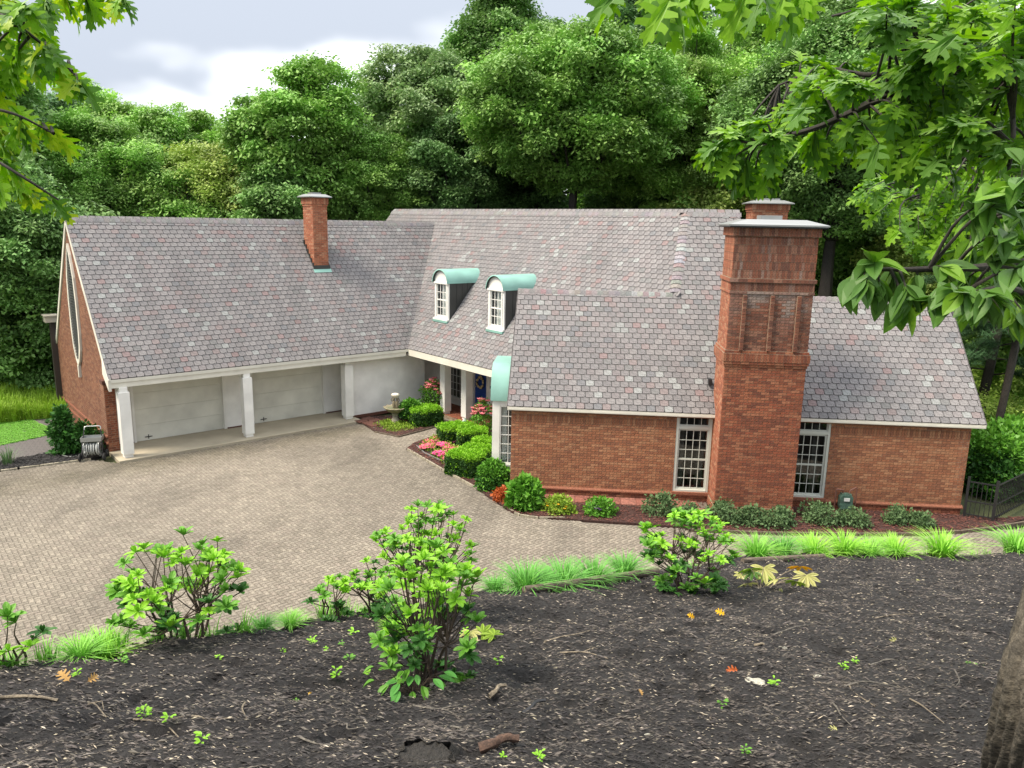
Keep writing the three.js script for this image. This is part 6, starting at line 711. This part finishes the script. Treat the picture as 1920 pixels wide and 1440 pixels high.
// white pine right of the house: drooping tiers of needles on a leaning trunk
{ const R = rng(821), b = C0.clone().addScaledVector(dir(1882), 29); b.y = 0; const t = thing('pine_tree', 'pine with a slanting dark trunk and drooping needle tiers by the hedge', 'tree', b), top = V(1.1, 11.5, -0.4), wood = [tube(curve([V(0, -0.3, 0), V(0.35, 4, 0), top], 8), 0.2, 0.05, 8, 0.15, 1)], l = []; const tuft = (() => { const Q = rng(822), pos = []; for (let k = 0; k < 46; k++) { const a = Q() * 6.28, d = V(Math.cos(a), 0.25 + (Q() - 0.5) * 0.7, Math.sin(a)).normalize().multiplyScalar(0.2 + Q() * 0.12), s = V(-d.z, 0, d.x).normalize().multiplyScalar(0.008), c = V((Q() - 0.5) * 0.3, (Q() - 0.5) * 0.1, (Q() - 0.5) * 0.3); for (const v of [c.clone().sub(s), c.clone().add(s), c.clone().add(d)]) pos.push(v.x, v.y, v.z); } const g = new THREE.BufferGeometry(); g.setAttribute('position', new THREE.Float32BufferAttribute(pos, 3)); g.computeVertexNormals(); return g; })();
  for (let i = 0; i < 46; i++) { const y = 2.6 + i * 0.19, q = V(0.35 + (y - 4) * 0.1, y, -0.05), a = i * 2.4 + R(), len = (3.4 - y * 0.16) * (0.7 + R() * 0.5), tip = q.clone().add(V(Math.cos(a) * len, -0.15 - 0.3 * R(), Math.sin(a) * len)), mid = q.clone().lerp(tip, 0.5).add(V(0, 0.25, 0)), pts = curve([q, mid, tip], 14); wood.push(tube(pts, 0.03, 0.008, 5)); for (let k = 5; k < 15; k++) for (let m = 0; m < 6; m++) { const s = (R() - 0.5) * 1.1 * (k / 14), p = pts[Math.min(k, 14)].clone().add(V(-Math.sin(a) * s, -Math.abs(s) * 0.25 + (R() - 0.5) * 0.08, Math.cos(a) * s)); l.push(M4(p, E((R() - 0.5) * 0.5, R() * 6.28, (R() - 0.5) * 0.5), V(1, 1, 1).multiplyScalar(0.8 + R() * 0.5))); } }
  mesh('trunk', merge(wood), mat.darkBark, t); const cg = new THREE.Group(); cg.name = 'crown'; t.add(cg); inst('needles', tuft, L.needle, l, cg); }
{ const b = C0.clone().addScaledVector(dir(1925), 27); b.y = 0; const t = thing('thin_trunk_tree', 'thin dark trunk at the right edge beside the pine', 'tree', b); mesh('trunk', tube(curve([V(0, -0.3, 0), V(0.3, 5, 0), V(0.4, 12, 0.2)], 8), 0.13, 0.07, 8, 0.2, 2), mat.darkBark, t); const c = C0.clone().addScaledVector(dir(1846), 33); c.y = 0; const t2 = thing('thin_trunk_tree', 'slim forked trunk between the right house corner and the pine', 'tree', c); mesh('trunk', merge([tube(curve([V(0, -0.3, 0), V(0.1, 2.5, 0), V(0.9, 7, 0)], 8), 0.12, 0.05, 7, 0.2, 3), tube(curve([V(0.1, 2.5, 0), V(-0.4, 5, 0.2), V(-0.5, 8, 0.3)], 6), 0.07, 0.03, 6)]), mat.darkBark, t2); }

// -- near boughs
const spraysIn = (n, seed, poly, d0, d1) => { const R = rng(seed), out = [], xs = poly.map((p) => p[0]), ys = poly.map((p) => p[1]); while (out.length < n) { const x = lerp(Math.min(...xs), Math.max(...xs), R()), y = lerp(Math.min(...ys), Math.max(...ys), R()); if (inPoly(x, y, poly)) out.push(at(x, y, lerp(d0, d1, R()))); } return out; };
const limb = (P, r0, r1, n = 24) => ({ pts: curve(P.map(([x, y, d]) => at(x, y, d)), n), r0, r1 });
{ // the oak whose trunk stands at the right of the bank and whose bough hangs over the roof
  const foot = (() => { const d = ray(1942, 1500); return C0.clone().addScaledVector(d, (5.55 - C0.y) / (d.y - 0.3 * d.z)); })(); const t = thing('oak_tree', 'oak with rough leaning trunk at the bank and a lobed leaf bough overhead', 'tree', V(foot.x, bankY(foot.x, foot.z), foot.z)), o = t.position;
  const P = [V(-0.06, -0.35, 0.05), at(1982, 1300, 3.5).sub(o), at(2018, 1100, 3.6).sub(o), at(2050, 800, 3.85).sub(o), at(2110, 300, 4.3).sub(o), at(2140, -300, 5).sub(o)], pts = curve(P, 200), rad = 110, pos = [], uv = [], idx = [];
  pts.forEach((p, i) => { const tt = i / 200, r = lerp(0.185, 0.13, Math.min(1, tt * 1.6)) + 0.05 * Math.exp(-i / 10); for (let k = 0; k <= rad; k++) { const a = k % rad / rad * 6.2832, u = k % rad / rad, ridgeN = Math.abs((((u * 22 + 2.2 * (fbm(u * 6, p.y * 3.5, 831, 3) - 0.5) + 10) % 1) + 1) % 1 - 0.5) * 2, bump = 1 + 0.2 * (Math.pow(ridgeN, 0.6) - 0.6) * (0.5 + fbm(u * 20, p.y * 5, 835, 2)) + 0.14 * (fbm(u * 40, p.y * 12, 833, 3) - 0.5); pos.push(p.x + Math.cos(a) * r * bump, p.y, p.z + Math.sin(a) * r * bump); uv.push(u * 1.2, p.y); } });
  for (let i = 0; i < 200; i++) for (let k = 0; k < rad; k++) { const a = i * (rad + 1) + k, b = a + 1, c = a + rad + 1, e = c + 1; idx.push(a, c, b, b, c, e); }
  const g = new THREE.BufferGeometry(); g.setAttribute('position', new THREE.Float32BufferAttribute(pos, 3)); g.setAttribute('uv', new THREE.Float32BufferAttribute(uv, 2)); g.setIndex(idx); g.computeVertexNormals();
  mesh('trunk', g, std(0.13, 0.112, 0.085, { map: rep(grain, 3), bumpMap: rep(rough, 6), bumpScale: 0.012, roughness: 0.95 }), t);
  const limbs = [limb([[2140, -60, 4.9], [1980, 40, 4.4], [1880, 82, 4.1], [1800, 122, 3.9], [1660, 180, 3.8], [1540, 236, 3.7], [1420, 270, 3.6]], 0.036, 0.008), limb([[1845, 96, 4.0], [1760, 105, 4.2], [1640, 140, 4.3], [1540, 130, 4.4], [1460, 160, 4.5]], 0.02, 0.006), limb([[1880, 82, 4.1], [1890, 150, 3.9], [1900, 250, 3.7], [1890, 330, 3.6]], 0.016, 0.006), limb([[2100, -100, 4.6], [1800, -60, 3.2], [1560, -40, 2.9], [1300, -25, 2.7], [1180, -10, 2.6]], 0.024, 0.006), limb([[2140, 100, 5.2], [1950, 200, 6.2], [1800, 300, 6.8], [1690, 400, 7]], 0.035, 0.01), limb([[1940, 50, 4.2], [1820, 20, 4.6], [1660, 10, 4.8], [1560, 30, 5]], 0.02, 0.006)];
  const sp = [...spraysIn(120, 841, [[1350, 300], [1420, 190], [1470, 120], [1600, 90], [1920, 40], [1940, 330], [1800, 330], [1640, 300], [1480, 290], [1400, 350]], 3.5, 4.5), ...spraysIn(50, 845, [[1600, -10], [1940, -10], [1940, 120], [1700, 90]], 3.4, 5), at(1345, 275, 3.6), at(1370, 300, 3.6), at(1400, 320, 3.7), at(1330, 268, 3.6), at(1440, 330, 3.7), at(1388, 250, 3.6)];
  bough(t, limbs.slice(0, 3).concat(limbs[5]), sp, oakLeaves, [L.oak, L.oak, L.oakDark, L.oakDark], 0.12, 851, 240, 0.5, 6, 3);
  bough(t, [limbs[3]], [at(1165, -22, 2.6), at(1215, -20, 2.6), at(1255, 0, 2.5), at(1275, -10, 2.6), at(1360, -30, 2.7), at(1400, -12, 2.6), at(1430, -14, 2.6), at(1470, -10, 2.7), at(1510, -20, 2.8), at(1330, -30, 2.7), at(1300, -25, 2.7)], oakLeaves, [L.oak, L.oak, L.oakDark], 0.13, 853, 40, 0.9, 3, 2);
  bough(t, [limbs[4]], spraysIn(120, 847, [[1610, 340], [1700, 300], [1940, 300], [1940, 480], [1800, 520], [1740, 470], [1680, 450]], 6, 7.5), oakLeaves, [L.oak, L.oak, L.oakDark, L.oakDark], 0.13, 855, 70, 0.45); }
{ // a tree with plain oval leaves reaching in from the right
  const b = at(2350, 700, 5); const t = thing('oval_leaved_tree', 'tree with glossy oval leaves reaching in over the right roof', 'tree', V(b.x, bankY(b.x, b.z), b.z)), o = t.position; mesh('trunk', tube(curve([V(0, -0.4, 0), V(0.05, 2, 0.1), V(-0.1, 6, 0)], 10), 0.15, 0.1, 10, 0.15, 4), mat.bark, t);
  const e = [o.x - 0.05, o.y + 3.2, o.z]; const far = V(...e); const P = (arr) => ({ pts: curve([far, ...arr.map(([x, y, d]) => at(x, y, d))], 24), r0: 0.022, r1: 0.005 });
  const limbs = [P([[2000, 470, 3.6], [1850, 500, 3.1], [1720, 505, 2.9], [1620, 505, 2.8]]), P([[2000, 560, 3.5], [1880, 540, 3.1], [1780, 560, 2.9]]), P([[2000, 380, 3.6], [1900, 400, 3.3], [1830, 420, 3.1]])];
  const sp = [at(1600, 522, 2.8), at(1640, 490, 2.8), at(1625, 530, 2.75), at(1650, 535, 2.8), at(1672, 510, 2.85), at(1700, 545, 2.8), at(1720, 520, 2.9), at(1745, 560, 2.8), at(1690, 575, 2.8), at(1765, 500, 2.9), at(1790, 540, 2.8), ...spraysIn(34, 861, [[1780, 480], [1830, 400], [1870, 330], [1940, 290], [1940, 600], [1850, 590], [1790, 570]], 2.7, 3.5)];
  bough(t, limbs, sp, ovalLeaves, [L.oval, L.oval, L.oval, L.ovalLit, L.oakDark], 0.098, 863, 250, 0.3, 7, 3);
  const tw = thing('leaf_sprig', 'two broad leaves on a sprout beside the near oak trunk', 'plant', hit(1840, 1250)); for (const [a, q2, s] of [[1822, 1246, 0.07], [1835, 1250, 0.08], [1846, 1252, 0.07]]) { const m = mesh('leaf', ovalLeaves[2], L.mid, tw); m.position.copy(at(a, q2, tw.position.distanceTo(C0) - 0.12).sub(tw.position)); m.rotation.set(-1.3, a, 0.5); m.scale.setScalar(s); } mesh('stem', tube([V(0, -0.03, 0), V(0.02, 0.06, 0.05)], 0.004, 0.003, 5), mat.twig, tw); }
{ // the oak beyond the left edge
  const b = at(-420, 600, 5); const t = thing('pin_oak_tree', 'tree with spiky lobed leaves hanging in at the upper left', 'tree', V(b.x, bankY(b.x, b.z), b.z)), o = t.position; mesh('trunk', tube(curve([V(0, -0.4, 0), V(0.05, 2, 0.1), V(0.1, 7, 0)], 10), 0.18, 0.12, 10, 0.15, 5), mat.bark, t);
  const far = V(o.x, o.y + 4, o.z), P = (arr) => ({ pts: curve([far, ...arr.map(([x, y, d]) => at(x, y, d))], 24), r0: 0.009, r1: 0.003 });
  const limbs = [P([[-150, -60, 3.8], [-20, -40, 3.5], [110, -25, 3.4], [230, -8, 3.4]]), P([[-150, 40, 3.8], [-20, 20, 3.4], [50, 60, 3.3], [110, 110, 3.3], [140, 140, 3.3]]), P([[-150, 200, 3.8], [-40, 200, 3.3], [30, 215, 3.2], [100, 250, 3.2]]), P([[-150, 280, 3.8], [-30, 290, 3.2], [40, 330, 3.1], [110, 375, 3.1]])];
  const sp = [[45, 5], [85, 0], [120, -8], [160, -5], [195, -8], [225, -4], [20, 30], [50, 45], [10, 70], [75, 55], [85, 85], [35, 85], [60, 110], [105, 118], [128, 138], [145, 150], [20, 120], [-10, 150], [5, 185], [25, 205], [40, 225], [78, 232], [105, 250], [0, 240], [-15, 270], [5, 300], [22, 325], [45, 345], [72, 360], [105, 378], [-10, 340], [-20, 100], [0, 10], [10, 270], [30, 10]].map(([x, y], i) => at(x, y, 3.2 + (i % 5) * 0.12));
  bough(t, limbs, sp, oakLeaves, [L.oak, L.oak, L.oakYellow, L.oakDark], 0.1, 871, 230, 0.75, 6, 3, 0.2); }

// ================================================================ close up
flushPieces('shingle', 'shingle', 'shingles', mat.shingle, 300, {});
flushPieces('brick', 'brick', 'bricks', mat.brick, 300, {});
flushPieces('paver', 'paver', 'pavers', mat.paver, 300, {});
settle(house, V(-2, 0, -25));
renderer.render(scene, camera);
